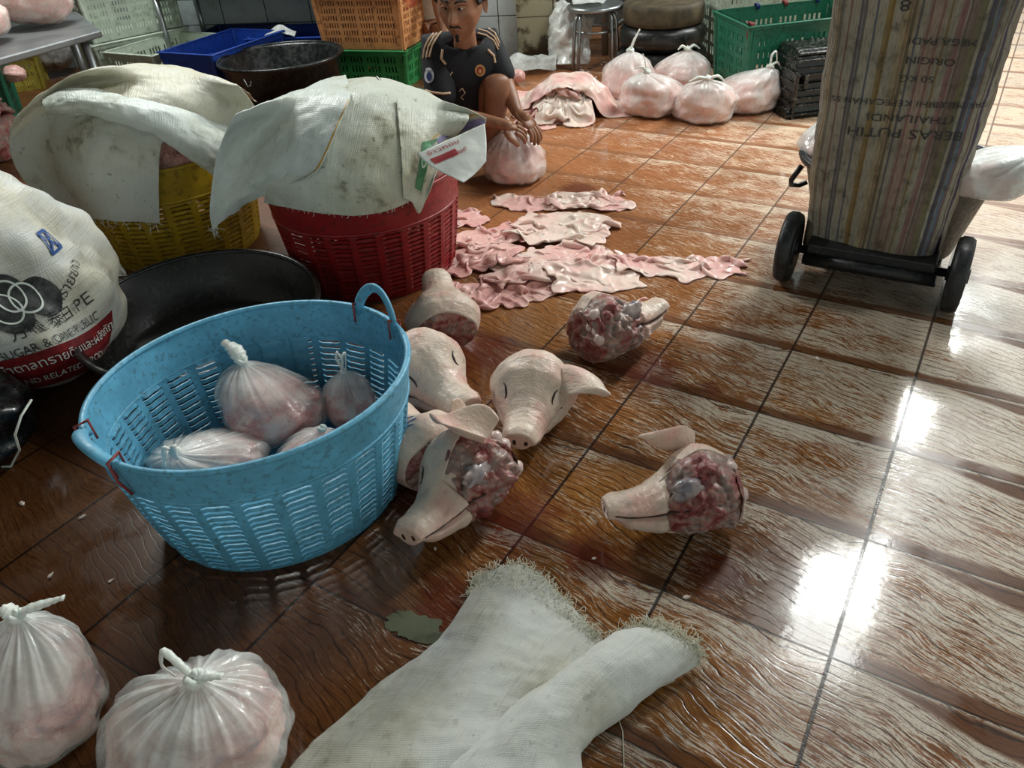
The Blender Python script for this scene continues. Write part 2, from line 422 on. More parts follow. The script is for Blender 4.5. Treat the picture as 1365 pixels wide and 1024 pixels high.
def crumpled_sheet(center, size, yaw, rs, field, squeeze=(.7, .7), res=.012, cells=7, lift=.05, steps=90, outline=None, bend=.3, taper=0.0):
    """a skin dropped and pushed together on the floor"""
    L, W = size; n = int(L / res) + 1; m = int(W / res) + 1
    u = np.linspace(-.5, .5, n)[:, None] * np.ones((1, m)); v = np.ones((n, 1)) * np.linspace(-.5, .5, m)[None]
    tp = 1 - taper * (u + .5)
    x = u * L * squeeze[0] + smooth_noise(n, m, 4, rs) * L * .03; y = v * W * squeeze[1] * tp + smooth_noise(n, m, 4, rs) * W * .03 + .05 * L * np.sin(u * 3 + rs.rand() * 6)
    ph = smooth_noise(n, m, 4, rs) * 2.6 + (u * L / .075 + v * W / .16 * rs.uniform(-1, 1)) * 2 * PI; am = .5 + .5 * np.clip(smooth_noise(n, m, 5, rs) + .3, 0, 1)
    ph2 = smooth_noise(n, m, 4, rs) * 2.6 + (v * W / .085 + u * L / .2 * rs.uniform(-1, 1)) * 2 * PI
    z = .012 + lift * (.55 + .45 * np.sin(ph)) * am + lift * .45 * (.5 + .5 * np.sin(ph2)) * (1.2 - am) + rs.rand(n, m) * .003
    x = x + .012 * np.cos(ph) * am; y = y + .012 * np.cos(ph2)
    c, s_ = math.cos(yaw), math.sin(yaw)
    P = np.stack([center[0] + x * c - y * s_, center[1] + x * s_ + y * c, z + field.get(center[0] + x * c - y * s_, center[1] + x * s_ + y * c)], -1)
    P = sheet_sim(P, (L / (n - 1), W / (m - 1)), lambda Q: field.collide(Q), steps=steps, iters=6, bend=bend, fric=.9, shear=.12, grip=.80, g=-.0010)
    field.add(P)
    return P
# ------------------------------------------------------------------ materials
def m_skin(name='pig_skin', base='dcbfae', pink='e2a79d', grey='b9a79b', rough=.38, scale=9):
    t = NT(name); v = t.coord()
    n1 = t.noise(v, scale, 4); n2 = t.noise(v, scale * 2.7, 5, .6); n3 = t.noise(v, scale * 9, 4)
    c = t.mix(t.rmp(n1, .42, .66), lin(base), lin(pink)); c = t.mix(t.rmp(n2, .52, .74, 0, .75), c, lin(grey))
    c = t.mix(t.rmp(n3, .62, .75, 0, .35), c, lin('8f6c5a'))
    wr_ = t.noise(t.coord('Object', (3.2, 1, 1)), scale * 3.2, 5, .6, 1.2); nm = t.bump(t.math('ADD', t.math('MULTIPLY', wr_, 2.2), t.math('ADD', n3, t.math('MULTIPLY', n2, 2))), .5, .0022)
    return t.fin(c, t.rmp(n2, .3, .7, rough - .12, rough + .14), nm, Subsurface_Weight=.12, Subsurface_Scale=.01, Specular_IOR_Level=.55)
M_SKIN = m_skin()
M_HEAD = m_skin('pig_head_skin', 'd0bba9', 'd3aa9c', 'b0a396', .36, 12)
def m_hide():
    t = NT('pale_pink_hide'); v = t.coord()
    n1 = t.noise(v, 5, 3); n2 = t.noise(v, 22, 5, .6); n3 = t.noise(v, 90, 3)
    c = t.mix(t.rmp(n1, .40, .60), lin('e2cabd'), lin('dcaca4')); c = t.mix(t.rmp(n2, .58, .75, 0, .6), c, lin('cf8a86'))
    geo = t.node('ShaderNodeNewGeometry')
    nm = t.bump(t.math('ADD', n3, n2), .25, .0015)
    return t.fin(c, t.rmp(n2, .3, .7, .28, .5), nm, Subsurface_Weight=.15, Subsurface_Scale=.008)
M_HIDE = m_hide()
def m_hide2(name, a, b):
    t = NT(name); v = t.coord(); n1 = t.noise(v, 6, 3); n2 = t.noise(v, 25, 5, .6)
    c = t.mix(t.rmp(n1, .38, .62), lin(a), lin(b)); c = t.mix(t.rmp(n2, .6, .75, 0, .5), c, lin('d58f8a'))
    return t.fin(c, .38, t.bump(n2, .25, .0015), Subsurface_Weight=.15, Subsurface_Scale=.008)
M_HIDEW = m_hide2('whitish_fat_side_of_hide', 'e0cdbf', 'dfbfb3')
M_HIDEP = m_hide2('rose_pink_hide', 'deb3a9', 'd49f98')
def m_flesh():
    t = NT('cut_flesh'); v = t.coord()
    n1 = t.noise(v, 22, 4, .6, .6); n2 = t.noise(v, 60, 5, .65, .4); vo = t.voro(v, 55)
    c = t.ramp(n1, [(.30, lin('4a1216')), (.40, lin('85403e')), (.48, lin('9a6d62')), (.56, lin('7f6f69')), (.64, lin('b39080')), (.76, lin('6b4242'))])
    c = t.mix(t.rmp(n2, .52, .72, 0, .7), c, lin('611d20')); c = t.mix(t.rmp(vo, .0, .10, .3, 0), c, lin('d9c4b8'))
    nm = t.bump(t.math('ADD', n2, vo), .7, .003)
    return t.fin(c, .42, nm, Subsurface_Weight=.05, Subsurface_Scale=.004, Coat_Weight=.08)
M_FLESH = m_flesh()
def m_membrane():
    t = NT('grey_blue_membrane'); v = t.coord(); n = t.noise(v, 25, 3)
    return t.fin(t.mix(t.rmp(n, .35, .65), lin('6b6670'), lin('a8938c')), .38, t.bump(t.noise(v, 60, 4), .5, .003), Coat_Weight=.15)
M_MEMB = m_membrane()
def m_meat(name, stops, scale=14, red='a8444a'):
    t = NT(name); v = t.coord()
    n1 = t.noise(v, scale, 5, .6, .5); n2 = t.noise(v, scale * 3, 4, .6, 1.2); n3 = t.noise(v, scale * 1.3, 2, .5, 1.0)
    c = t.ramp(n1, stops); band = t.math('ABSOLUTE', t.math('SUBTRACT', n3, .5))
    c = t.mix(t.rmp(band, .0, .02, .55, 0), c, lin(red)); c = t.mix(t.rmp(n2, .55, .75, 0, .5), c, lin('f1e0d4'))
    return t.fin(c, .35, t.bump(t.math('ADD', n1, n2), .5, .004), Subsurface_Weight=.1, Subsurface_Scale=.01)
M_MEAT = m_meat('pale_pink_offal', [(.3, lin('8e7c86')), (.42, lin('cf9c94')), (.55, lin('e3c0b2')), (.7, lin('d8a49c'))])
M_MINCE = m_meat('pink_meat_scraps', [(.3, lin('b85a58')), (.45, lin('dd928a')), (.55, lin('e9b5a8')), (.7, lin('f4d6c6'))], 30, '7c2328')
M_FATM = m_meat('pale_pork_pieces', [(.3, lin('e0a097')), (.5, lin('edc0b4')), (.7, lin('f1d4c8'))], 9, 'd08078')
def m_film(name, lo=.35, hi=.8, tint='e9ece8', rough=.22):
    t = NT(name); v = t.coord()
    n = t.noise(v, 14, 4, .6, .8); n2 = t.noise(v, 45, 3, .6, .5)
    at_ = t.node('ShaderNodeAttribute', attribute_name='gather'); g = at_.outputs['Fac']
    f = t.math('ADD', t.rmp(n, .35, .7, lo, hi), t.math('MULTIPLY', g, .55), clamp=True)
    t.fin(lin(tint), rough, t.bump(t.math('ADD', n, t.math('MULTIPLY', n2, .5)), .55, .006), Specular_IOR_Level=.6, Coat_Weight=.25)
    tr = t.node('ShaderNodeBsdfTransparent'); mx = t.node('ShaderNodeMixShader')
    t.l.new(f, mx.inputs[0]); t.l.new(tr.outputs[0], mx.inputs[1]); t.l.new(t.b.outputs[0], mx.inputs[2]); t.l.new(mx.outputs[0], t.out.inputs[0])
    return t.mat
M_FILM = m_film('thin_white_plastic_film', .14, .48)
M_FILM2 = m_film('clear_plastic_film', .10, .38, 'eceeea', .18)
M_FILM3 = m_film('milky_plastic_film', .45, .85)
M_KNOT = plain('gathered_white_plastic', 'dfe2da', .35, .5, .1, 20, Subsurface_Weight=.2, Subsurface_Scale=.01)
def m_woven(name, base, stain, weave=260, dirt=.5, rough=.55, warm='c9bf95'):
    t = NT(name); v = t.coord(); u = t.coord('UV')
    w1 = t.node('ShaderNodeTexWave', wave_type='BANDS', bands_direction='X'); t.l.new(u, w1.inputs[0]); w1.inputs['Scale'].default_value = weave / 20; w1.inputs['Distortion'].default_value = .6
    w2 = t.node('ShaderNodeTexWave', wave_type='BANDS', bands_direction='Y'); t.l.new(u, w2.inputs[0]); w2.inputs['Scale'].default_value = weave / 20; w2.inputs['Distortion'].default_value = .6
    wv = t.math('MULTIPLY', w1.outputs['Fac'], w2.outputs['Fac'])
    n1 = t.noise(v, 4, 4); n2 = t.noise(v, 16, 5, .65); n3 = t.noise(v, 45, 4, .6)
    c = t.mix(t.rmp(n1, .4, .7), lin(base), lin(warm)); c = t.mix(t.math('MULTIPLY', wv, .25), c, tuple(x * .72 for x in lin(base)))
    d = t.math('MULTIPLY', t.rmp(n1, .5, .65), t.rmp(n2, .5, .7, 0, dirt)); c = t.mix(d, c, lin(stain))
    c = t.mix(t.rmp(n3, .62, .72, 0, dirt * .8), c, lin(stain))
    U_, V__, W_ = sep(t, u); cr1 = t.noise(comb(t, t.math('MULTIPLY', U_, 9), t.math('MULTIPLY', V__, 110), 0), 1, 4, .6, .8); cr2 = t.noise(comb(t, t.math('MULTIPLY', U_, 70), t.math('MULTIPLY', V__, 10), 3), 1, 3, .6, .8)
    c = t.mix(t.rmp(cr1, .56, .72, 0, .35), c, tuple(x * .55 for x in lin(base)))
    nm = t.bump(t.math('ADD', t.math('MULTIPLY', wv, .2), t.math('ADD', t.math('MULTIPLY', cr1, 1.1), t.math('ADD', t.math('MULTIPLY', cr2, .5), t.math('MULTIPLY', n2, .9)))), .6, .0035)
    return t.fin(c, rough, nm, Specular_IOR_Level=.4)
M_SACK = m_woven('white_woven_sack', 'd8d9d4', '77705a', 1600, .4, .55, 'cdc9b4')
M_SACKW = m_woven('bleached_woven_sack', 'd3d9d4', '77736a', 900, .35, .4, 'c6cabb')
M_SACKG = m_woven('greyish_woven_sack', 'bfc2ba', '57503f', 900, .7, .45, 'b5b09c')
M_SACKY = m_woven('cream_woven_sack', 'cfccbb', '887a58', 900, .3, .5, 'c9c1a4')
M_SACKD = m_woven('dirty_woven_sack', 'cbcec2', '6c6248', 900, .85, .38, 'b9b7a0')
def m_plastic(name, hexc, rough=.35, dirt='3a352a', amt=.5, scale=10):
    t = NT(name); v = t.coord(); n1 = t.noise(v, scale, 5, .65); n2 = t.noise(v, scale * 5, 4, .6); c0 = lin(hexc)
    c = t.mix(t.rmp(n1, .35, .7), tuple(x * .82 for x in c0), tuple(min(1, x * 1.1) for x in c0))
    c = t.mix(t.rmp(t.math('ADD', n2, t.math('MULTIPLY', n1, .35)), .70, .86, 0, amt), c, lin(dirt))
    return t.fin(c, t.rmp(n2, .3, .7, rough, rough + .2), t.bump(n2, .2, .0015))
M_BLUE = m_plastic('sky_blue_plastic', '5ea6c6', .4, '3c5550', .5, 16)
M_BLUEIN = M_BLUE
M_RED = m_plastic('dark_red_plastic', '8d1a1c', .3, '2a0808', .5)
M_YEL = m_plastic('mustard_yellow_plastic', 'a8881a', .35, '3a3212', .5)
M_BLACK = m_plastic('black_plastic', '141617', .22, '50503f', .2, 8)
M_BLACKD = m_plastic('grimy_black_rubber', '131413', .3, '4e4a38', .4, 16)
M_STRING = plain('red_plastic_string', '8e3a38', .5, .4)
M_BLACKBAG = m_plastic('black_bin_bag_film', '07080a', .16, '30302c', .2, 30)
M_STEEL = plain('dull_stainless_steel', '9a9f9f', .32, .1, .12, 8, Metallic=.85)
M_SCRAP = plain('pale_fat_scrap', 'e6d3c6', .4, .3, .1, 60)
M_DKMEAT = m_meat('dark_pink_pig_parts', [(.3, lin('5c3a38')), (.5, lin('9a6c62')), (.7, lin('c49488'))], 14, '501e20')
M_PAPER = plain('white_printed_sack_paper', 'dfe0da', .5, .2, .06, 20)
M_REDBAND = plain('dark_red_printed_band', '7c1f22', .45, .2, .3, 40)
M_INKB = plain('faded_black_print', '2b2b2b', .5, 0, .4, 60); M_INKG = plain('dark_grey_print', '3a3b3a', .5, 0, .5, 90)
M_SACKSUG = m_woven('white_sugar_sack_weave', 'c3c5c1', '77736a', 900, .3, .45, 'cfc8b2')

M_THREAD = plain('loose_white_threads', 'dcd8c4', .6)
def m_conc(name, base, dark, amt=.6):
    t = NT(name); v = t.coord(); n = t.noise(v, 5, 5, .65); n2 = t.noise(v, 26, 5, .6)
    c = t.mix(t.rmp(n, .35, .7), lin(base), tuple(x * .7 for x in lin(base))); c = t.mix(t.rmp(n2, .5, .72, 0, amt), c, lin(dark)); return t.fin(c, .8, t.bump(n2, .4, .004))
M_CONC = m_conc('dim_concrete', '6a6a66', '3a3833'); M_CONCD = m_conc('mossy_concrete', '6c7060', '32352a', .8); M_CEIL = m_conc('dark_ceiling', '55554f', '3a3833')
M_GREEN = m_plastic('dark_green_plastic', '1f6a50', .35, '16221a', .5); M_GREENB = m_plastic('bright_green_plastic', '2f8a4c', .35, '22301c', .5)
M_NAVY = plain('navy_string', '1f2f6a', .5); M_WHITEP = m_plastic('off_white_plastic', 'b9c4b4', .4, '6b6a55', .5, 6)
M_BLACKW = m_plastic('wet_black_plastic', '131413', .18, '8a8676', .3, 14); M_BLACK2 = m_plastic('black_rubber_and_steel', '16181a', .38, '4a4a44', .4, 14)
M_FILM3B = m_film('milky_film_with_pink_behind', .22, .55, 'f0ece8')
M_BLOCK = plain('old_wooden_block', '4c412c', .7, .8, .45, 14); M_ORANGE = m_plastic('dirty_orange_plastic', 'd2935e', .5, '6a4426', .6, 7)
M_REDPAINT = plain('red_paint', 'b0281c', .5, 0, .3, 60); M_BLUEC = m_plastic('royal_blue_plastic', '16409c', .35, '0c1638', .5); M_BLUED = m_plastic('navy_plastic', '10245c', .4, '0a1024', .5)
M_STEELD = plain('dull_grey_steel', '86898a', .38, .2, .2, 6, Metallic=.6); M_GREYM = m_meat('grey_offal', [(.3, lin('55504e')), (.5, lin('857b78')), (.7, lin('9d908b'))], 14, '4a3a38')
M_YELC = m_plastic('yellow_crate_plastic', 'b9aa48', .4, '4a4420', .5)
M_MUD = m_conc('grey_green_mud', '5c5f48', '34372a', .7)
# ------------------------------------------------------------------ builders shared by several things
def interp(x, xs, ys): return float(np.interp(x, xs, ys))
def woven_basket(name, label, cat, loc, ra, rb, h, base_k, mat, ribs=24, rows=17, band=.28, rot=0.0, group=None, panels=(), tilt=(0, 0), slat_out=.005, floor_z=.012, lip=.008):
    root = thing(name, label, cat, loc, (tilt[0], tilt[1], rot), group)
    per = 8; nu = ribs * per
    zs = [0.0, .03]
    z_top = 1 - band
    hole_rows = []
    dz = (z_top - .05) / rows
    for r in range(rows):
        z0 = .045 + r * dz
        zs += [z0, z0 + dz * .36]; hole_rows.append(len(zs) - 2)
    zs += [z_top, z_top + .015]
    zs += list(np.linspace(z_top + .04, 1.0, 5))
    zs = np.array(zs); m = len(zs)
    P = np.zeros((nu, m, 3)); holes = np.zeros((nu, m - 1), bool)
    for i in range(nu):
        th = 2 * PI * i / nu; k = i % per
        rib = k in (0, 1, 2)
        for j in range(m):
            z = zs[j]; kk = base_k + (1 - base_k) * (z ** .82)
            rr = kk
            off = 0.0
            if j <= 1: off = 0.0
            elif z < z_top:
                off = slat_out if rib else .0
                if not rib:
                    jj = (j - 2) % 2
                    off = slat_out * .4 * math.sin((k - 2) / (per - 2) * PI + 0.0) * (1 if ((j // 2) + i // per) % 2 else .2)
            else: off = .003
            P[i, j] = ((ra * rr + off) * math.cos(th), (rb * rr + off) * math.sin(th), z * h)
        kk2 = i % per
        for j in range(m - 1):
            if j in hole_rows and kk2 in (1, 2, 3, 4, 5, 6, 7) and kk2 != 0:
                if kk2 >= 2: holes[i, j] = True
    for (a0, a1, zlo) in panels:      # blank panels in degrees
        for i in range(nu):
            d = (360 * i / nu - a0) % 360
            if d < (a1 - a0) % 360: holes[i, zs[:-1] > zlo] = False
    body = grid_mesh('basket_wall', P, mat, root, .0045, True, holes=holes); body.data.polygons.foreach_set('use_smooth', [False] * len(body.data.polygons))
    # floor of the basket
    b = MB(); b.lathe([(.001, floor_z), (ra * base_k * .5, floor_z), (ra * base_k * .985, floor_z), (ra * base_k * .985, 0.002), (.001, .002)], 48, b=rb / ra); b.build('basket_floor', mat, root)
    r = MB(); pts = []
    for k in range(96):
        th = 2 * PI * k / 96; pts.append(((ra + .002) * math.cos(th), (rb + .002) * math.sin(th), h))
    r.tube(pts, lip, 8, closed=True, flat=.8); r.build('rim', mat, root)
    r = MB(); pts = []
    for k in range(96):
        th = 2 * PI * k / 96; q = base_k + (1 - base_k) * (z_top ** .82); pts.append(((ra * q + .004) * math.cos(th), (rb * q + .004) * math.sin(th), h * z_top))
    r.tube(pts, .0045, 6, closed=True); r.build('rib_band', mat, root)
    return root
def arc_handle(root, name, mat, ra, rb, h, a0, a1, rise, lean, r=.011, flat=.55, n=18):
    b = MB(); pts = []
    for i in range(n + 1):
        t = i / n; a = math.radians(a0 + (a1 - a0) * t); k = math.sin(PI * t) ** .6
        q = 1 + lean * k
        pts.append((ra * q * math.cos(a), rb * q * math.sin(a), h - .012 + rise * k))
    b.tube(pts, r, 10, flat=flat); return b.build(name, mat, root)
def crate_wall(b, p0, p1, h, t_in, pattern, rows, z0=.10, z1=.86, slot=.5, rnd=None, th=.004):
    """one slotted crate wall from p0 to p1 (bottom), leaning out by t_in at the top; pattern: list of group sizes"""
    p0 = Vector(p0); p1 = Vector(p1); ax = (p1 - p0); L = ax.length; ax.normalize(); nrm = Vector((ax.y, -ax.x, 0))
    us = [0.0]; sl = []; tot = sum(pattern) + len(pattern) + 1; cw = L / (tot + 1)
    u = cw
    for gsz in pattern:
        for k in range(gsz):
            us.append(u + cw * (1 - slot) / 2); sl.append(len(us) - 1); us.append(u + cw * (1 + slot) / 2); u += cw
        u += cw
    us.append(L); zs = [0, h * z0]; zr = []
    dz = (z1 - z0) * h / rows
    for r in range(rows):
        a = z0 * h + dz * r + dz * .18; zs += [a, a + dz * .64]; zr.append(len(zs) - 2)
    zs += [h * z1 + .002, h]
    for side in (0, 1):
        pass
    n = len(us); m = len(zs); V = []; F = []
    for off in (0, th):
        for i in range(n):
            for j in range(m):
                p = p0 + ax * us[i] + nrm * (t_in * zs[j] / h - off) + Vector((0, 0, zs[j])); V.append(p)
    def id_(o, i, j): return o * n * m + i * m + j
    H = set((i, j) for i in sl for j in zr)
    for i in range(n - 1):
        for j in range(m - 1):
            if (i, j) in H:
                F.append((id_(0, i, j), id_(0, i, j + 1), id_(1, i, j + 1), id_(1, i, j)))
                F.append((id_(0, i + 1, j), id_(1, i + 1, j), id_(1, i + 1, j + 1), id_(0, i + 1, j + 1)))
                F.append((id_(0, i, j), id_(1, i, j), id_(1, i + 1, j), id_(0, i + 1, j)))
                F.append((id_(0, i, j + 1), id_(0, i + 1, j + 1), id_(1, i + 1, j + 1), id_(1, i, j + 1)))
            else:
                F.append((id_(0, i, j), id_(0, i + 1, j), id_(0, i + 1, j + 1), id_(0, i, j + 1)))
                F.append((id_(1, i, j), id_(1, i, j + 1), id_(1, i + 1, j + 1), id_(1, i + 1, j)))
    b.add(V, F)
def crate(name, label, loc, rotz, size, mat, pat_long=(4, 4, 4, 4), pat_short=(3, 3, 3), rows=5, flare=.02, group=None, cat='crate', rim=.022, solid=False, handles=None, rot=None):
    L, W, h = size
    root = thing(name, label, cat, loc, rot or (0, 0, rotz), group)
    b = MB(); l, w_ = L / 2 - flare, W / 2 - flare
    if solid:
        pat_long = (); pat_short = ()
        rows = 0
    crate_wall(b, (-l, -w_, 0), (l, -w_, 0), h, flare, pat_long or (0,), max(rows, 1))
    crate_wall(b, (l, -w_, 0), (l, w_, 0), h, flare, pat_short or (0,), max(rows, 1))
    crate_wall(b, (l, w_, 0), (-l, w_, 0), h, flare, pat_long or (0,), max(rows, 1))
    crate_wall(b, (-l, w_, 0), (-l, -w_, 0), h, flare, pat_short or (0,), max(rows, 1))
    # corner posts close the leaning corners
    for sx_ in (-1, 1):
        for sy in (-1, 1):
            b.tube([(sx_ * l, sy * w_, 0.0), (sx_ * (l + flare), sy * (w_ + flare), h)], .012, 8)
    b.box((0, 0, .006), (2 * l, 2 * w_, .012))
    b.build('crate_body', mat, root, smooth=False)
    r = MB(); lo, wo = L / 2, W / 2; t_ = .014
    for s_ in (-1, 1):
        r.box((0, s_ * (wo + .002), h - rim / 2), (L + .03, t_, rim)); r.box((s_ * (lo + .002), 0, h - rim / 2), (t_, W + .03, rim))
        r.box((0, s_ * (wo + .007), h - .004), (L + .045, .024, .008)); r.box((s_ * (lo + .007), 0, h - .004), (.024, W + .045, .008))
    bevel(r.build('rim', mat, root, smooth=False), .003)
    return root
def bag_profile():
    return ([0, .10, .22, .36, .50, .64, .76, .86, .93, 1.0], [0, .72, .95, 1.02, 1.0, .84, .60, .34, .15, .055], [0, .01, .10, .30, .50, .70, .84, .93, .98, 1.03])
def bag_surface(rx, ry, h, knot, seed, n=96, m=64, smax=1.0, shrink=1.0, lump=.07, pleat=.10, npl=15, lscale=1.0):
    xs, rr, zz = bag_profile(); P = np.zeros((n, m, 3)); G = np.zeros((n, m))
    for j in range(m):
        s = smax * j / (m - 1); r0 = interp(s, xs, rr); z0 = interp(s, xs, zz)
        # smooth the polyline
        r0 = (interp(max(s - .03, 0), xs, rr) + r0 * 2 + interp(min(s + .03, 1), xs, rr)) / 4
        z0 = (interp(max(s - .03, 0), xs, zz) + z0 * 2 + interp(min(s + .03, 1), xs, zz)) / 4
        q = max(0, (s - .42) / .58); q = q * q * (3 - 2 * q)
        for i in range(n):
            th = 2 * PI * i / n; c, sn = math.cos(th), math.sin(th)
            d = noise.noise(Vector((c * 1.3 * lscale + seed, sn * 1.3 * lscale, z0 * 2.2 * lscale + seed * .3)))
            d2 = noise.noise(Vector((c * 3.1 * lscale, sn * 3.1 * lscale + seed, z0 * 5 * lscale)))
            pl = math.sin(npl * th + 5.5 * noise.noise(Vector((c * 2 + seed, sn * 2, s * 2)))) + .5 * math.sin((npl * 2 + 5) * th + seed)
            A = pleat * max(0, (s - .42) / .58) ** 1.1 * (.55 + .9 * abs(noise.noise(Vector((c * 1.7 + seed * 2, sn * 1.7, 5)))))
            r = r0 * (1 + lump * 2.2 * d + lump * 1.1 * d2 * (1 - q) + A * pl * (.6 if s > .9 else 1))
            x = rx * r * c * shrink + knot[0] * q; y = ry * r * sn * shrink + knot[1] * q
            z = h * (z0 + .05 * d * q * (1 - q) * 3 + .35 * A * pl * r0 * .25) * shrink + (1 - shrink) * h * .3 * 0
            P[i, j] = (x, y, max(z, .002 + (1 - shrink) * .01))
            G[i, j] = min(1, q * .75 + max(0, pl) * A * 3)
    return P, G
def attr(o, name, vals):
    a = o.data.attributes.new(name, 'FLOAT', 'POINT'); a.data.foreach_set('value', np.ascontiguousarray(vals, dtype=np.float32))
def tied_bag(label, loc, size, knot=(0, 0), seed=0, ears=(), film=None, meat=None, rotz=0, group=None, name='plastic_bag', cat='plastic bag', fill=.80, n=96, m=60, rot=None, pleat=.10, lump=.07, npl=15, content='meat'):
    rx, ry, h = size; root = thing(name, label, cat, loc, rot or (0, 0, rotz), group)
    P, G = bag_surface(rx, ry, h, knot, seed, n, m, pleat=pleat, lump=lump, npl=npl)
    o = grid_mesh('bag_film', P, film or M_FILM, root, 0, True); attr(o, 'gather', G.ravel())
    C_, _ = bag_surface(rx, ry, h, knot, seed, n, m, smax=fill, shrink=.955, lump=lump * 1.0, pleat=pleat * .3, npl=npl)
    # lumpy contents below the film, closed at the top by a mound
    nn, mm, _ = C_.shape; c0 = C_[:, -1].mean(0)
    top = np.zeros((nn, 6, 3))
    for k in range(6):
        f = (k + 1) / 6; top[:, k] = C_[:, -1] * (1 - f) + c0 * f; top[:, k, 2] += .03 * h * math.sin(f * PI / 2)
    C2 = np.concatenate([C_, top], 1)
    for i in range(nn):
        for j in range(C2.shape[1]):
            p = C2[i, j]; k = noise.noise(Vector(p * 22 + seed)) + .6 * noise.noise(Vector(p * 48 + seed))
            cc = np.array([knot[0] * .3, knot[1] * .3, h * .45]); C2[i, j] = cc + (p - cc) * (1 - .035 + .045 * k)
    C2[..., 2] = np.maximum(C2[..., 2], .004)
    grid_mesh(content, C2, meat or M_MEAT, root, 0, True)
    kz = h * 1.03; b = MB(); kx, ky = knot
    kr = min(rx, ry) * .085
    b.tube([(kx + kr * math.cos(a), ky + kr * math.sin(a), kz + .3 * kr * math.sin(2 * a)) for a in np.linspace(0, 2 * PI, 14)[:-1]], kr * .75, 8, closed=True)
    b.tube([(kx - kr, ky, kz - kr * .6), (kx, ky + kr * .5, kz + kr * .8), (kx + kr, ky - kr * .3, kz - kr * .4)], kr * .7, 8)
    b.build('knot', M_KNOT, root)
    for e_ in ears:     # each ear: list of points relative to the knot, and a width
        pts, wd = e_; b = MB(); N = len(pts); t0 = np.linspace(0, N - 1, N * 5)
        pp = [Vector([float(np.interp(t, range(N), [q[k] for q in pts])) for k in range(3)]) + Vector((kx, ky, kz)) for t in t0]
        for _ in range(3): pp = [pp[0]] + [(pp[i - 1] + pp[i] * 2 + pp[i + 1]) / 4 for i in range(1, len(pp) - 1)] + [pp[-1]]
        rs_ = [wd * (.55 + .45 * math.sin(PI * min(1, i / (len(pp) - 1) + .15)) + .1 * math.sin(i * 2.1)) for i in range(len(pp))]
        b.tube(pp, rs_, 8, flat=.45); b.build('tied_ear', M_KNOT, root)
    return root
def cr(A, t):
    """smooth curve through the rows of A at 0..len-1"""
    A = np.asarray(A, float); N = len(A); i = min(int(t), N - 2); f = t - i
    p0 = A[max(i - 1, 0)]; p1 = A[i]; p2 = A[i + 1]; p3 = A[min(i + 2, N - 1)]
    return .5 * (2 * p1 + (p2 - p0) * f + (2 * p0 - 5 * p1 + 4 * p2 - p3) * f * f + (3 * p1 - p0 - 3 * p2 + p3) * f ** 3)
def ctrl_surface(C_, n, m):
    C_ = np.array([[list(q) for q in r] for r in C_], float); U, V_, _ = C_.shape
    rows = np.stack([cr(C_, t) for t in np.linspace(0, U - 1, n)]); rows = rows.transpose(1, 0, 2)
    return np.stack([cr(rows, t) for t in np.linspace(0, V_ - 1, m)]).transpose(1, 0, 2)
def normals(P):
    du = np.gradient(P, axis=0); dv = np.gradient(P, axis=1); n_ = np.cross(du, dv); return n_ / (np.linalg.norm(n_, axis=-1, keepdims=True) + 1e-12)
def ruck(P, amp, freq, seed, stretch=(1, 1, 1)):
    N_ = normals(P); n, m, _ = P.shape
    for i in range(n):
        for j in range(m):
            p = P[i, j]; q = noise.noise(Vector((p[0] * freq * stretch[0] + seed, p[1] * freq * stretch[1], p[2] * freq * stretch[2]))) + .45 * noise.noise(Vector((p[0] * freq * 2.3, p[1] * freq * 2.3 + seed, p[2] * freq * 2.3)))
            P[i, j] = p + N_[i, j] * q * amp
    return P
def samp(P, N_, u, v, off=.0015):
    n, m, _ = P.shape; x = min(max(u, 0), .9999) * (n - 1); y = min(max(v, 0), .9999) * (m - 1); i, j = int(x), int(y); a, b = x - i, y - j
    f = lambda A: (A[i, j] * (1 - a) + A[i + 1, j] * a) * (1 - b) + (A[i, j + 1] * (1 - a) + A[i + 1, j + 1] * a) * b
    return f(P) + f(N_) * off
def wrap_mesh(P, V, F, name, mat, parent, off=.0015):
    N_ = normals(P); b = MB().add([samp(P, N_, x, y, off) for x, y in V], F); return b.build(name, mat, parent, smooth=False)
def text_shape(txt, size=1.0):
    c = D.curves.new('writing', 'FONT'); c.body = txt; c.size = size; c.align_x = 'LEFT'; c.resolution_u = 3
    o = D.objects.new('writing', c); COL.objects.link(o); dg = bpy.context.evaluated_depsgraph_get()
    me = D.meshes.new_from_object(o.evaluated_get(dg)); bm = bmesh.new(); bm.from_mesh(me); bmesh.ops.triangulate(bm, faces=bm.faces)
    V = [(v.co.x, v.co.y) for v in bm.verts]; F = [tuple(v.index for v in f.verts) for f in bm.faces]; bm.free()
    D.objects.remove(o); D.curves.remove(c); D.meshes.remove(me); return V, F
def wrap_text(P, txt, u, v, size, ang, LW, mat, parent, off=.002, name='printed_writing', flip=False, squash=1.0):
    """writing laid on the sheet: u,v start; size in metres; LW metres of the sheet"""
    V, F = text_shape(txt); ca, sa = math.cos(ang), math.sin(ang); Q = []
    for x, y in V:
        x *= size * squash; y *= size
        if flip: y = -y
        Q.append((u + (x * ca - y * sa) / LW[0], v + (x * sa + y * ca) / LW[1]))
    return wrap_mesh(P, Q, F, name, mat, parent, off)
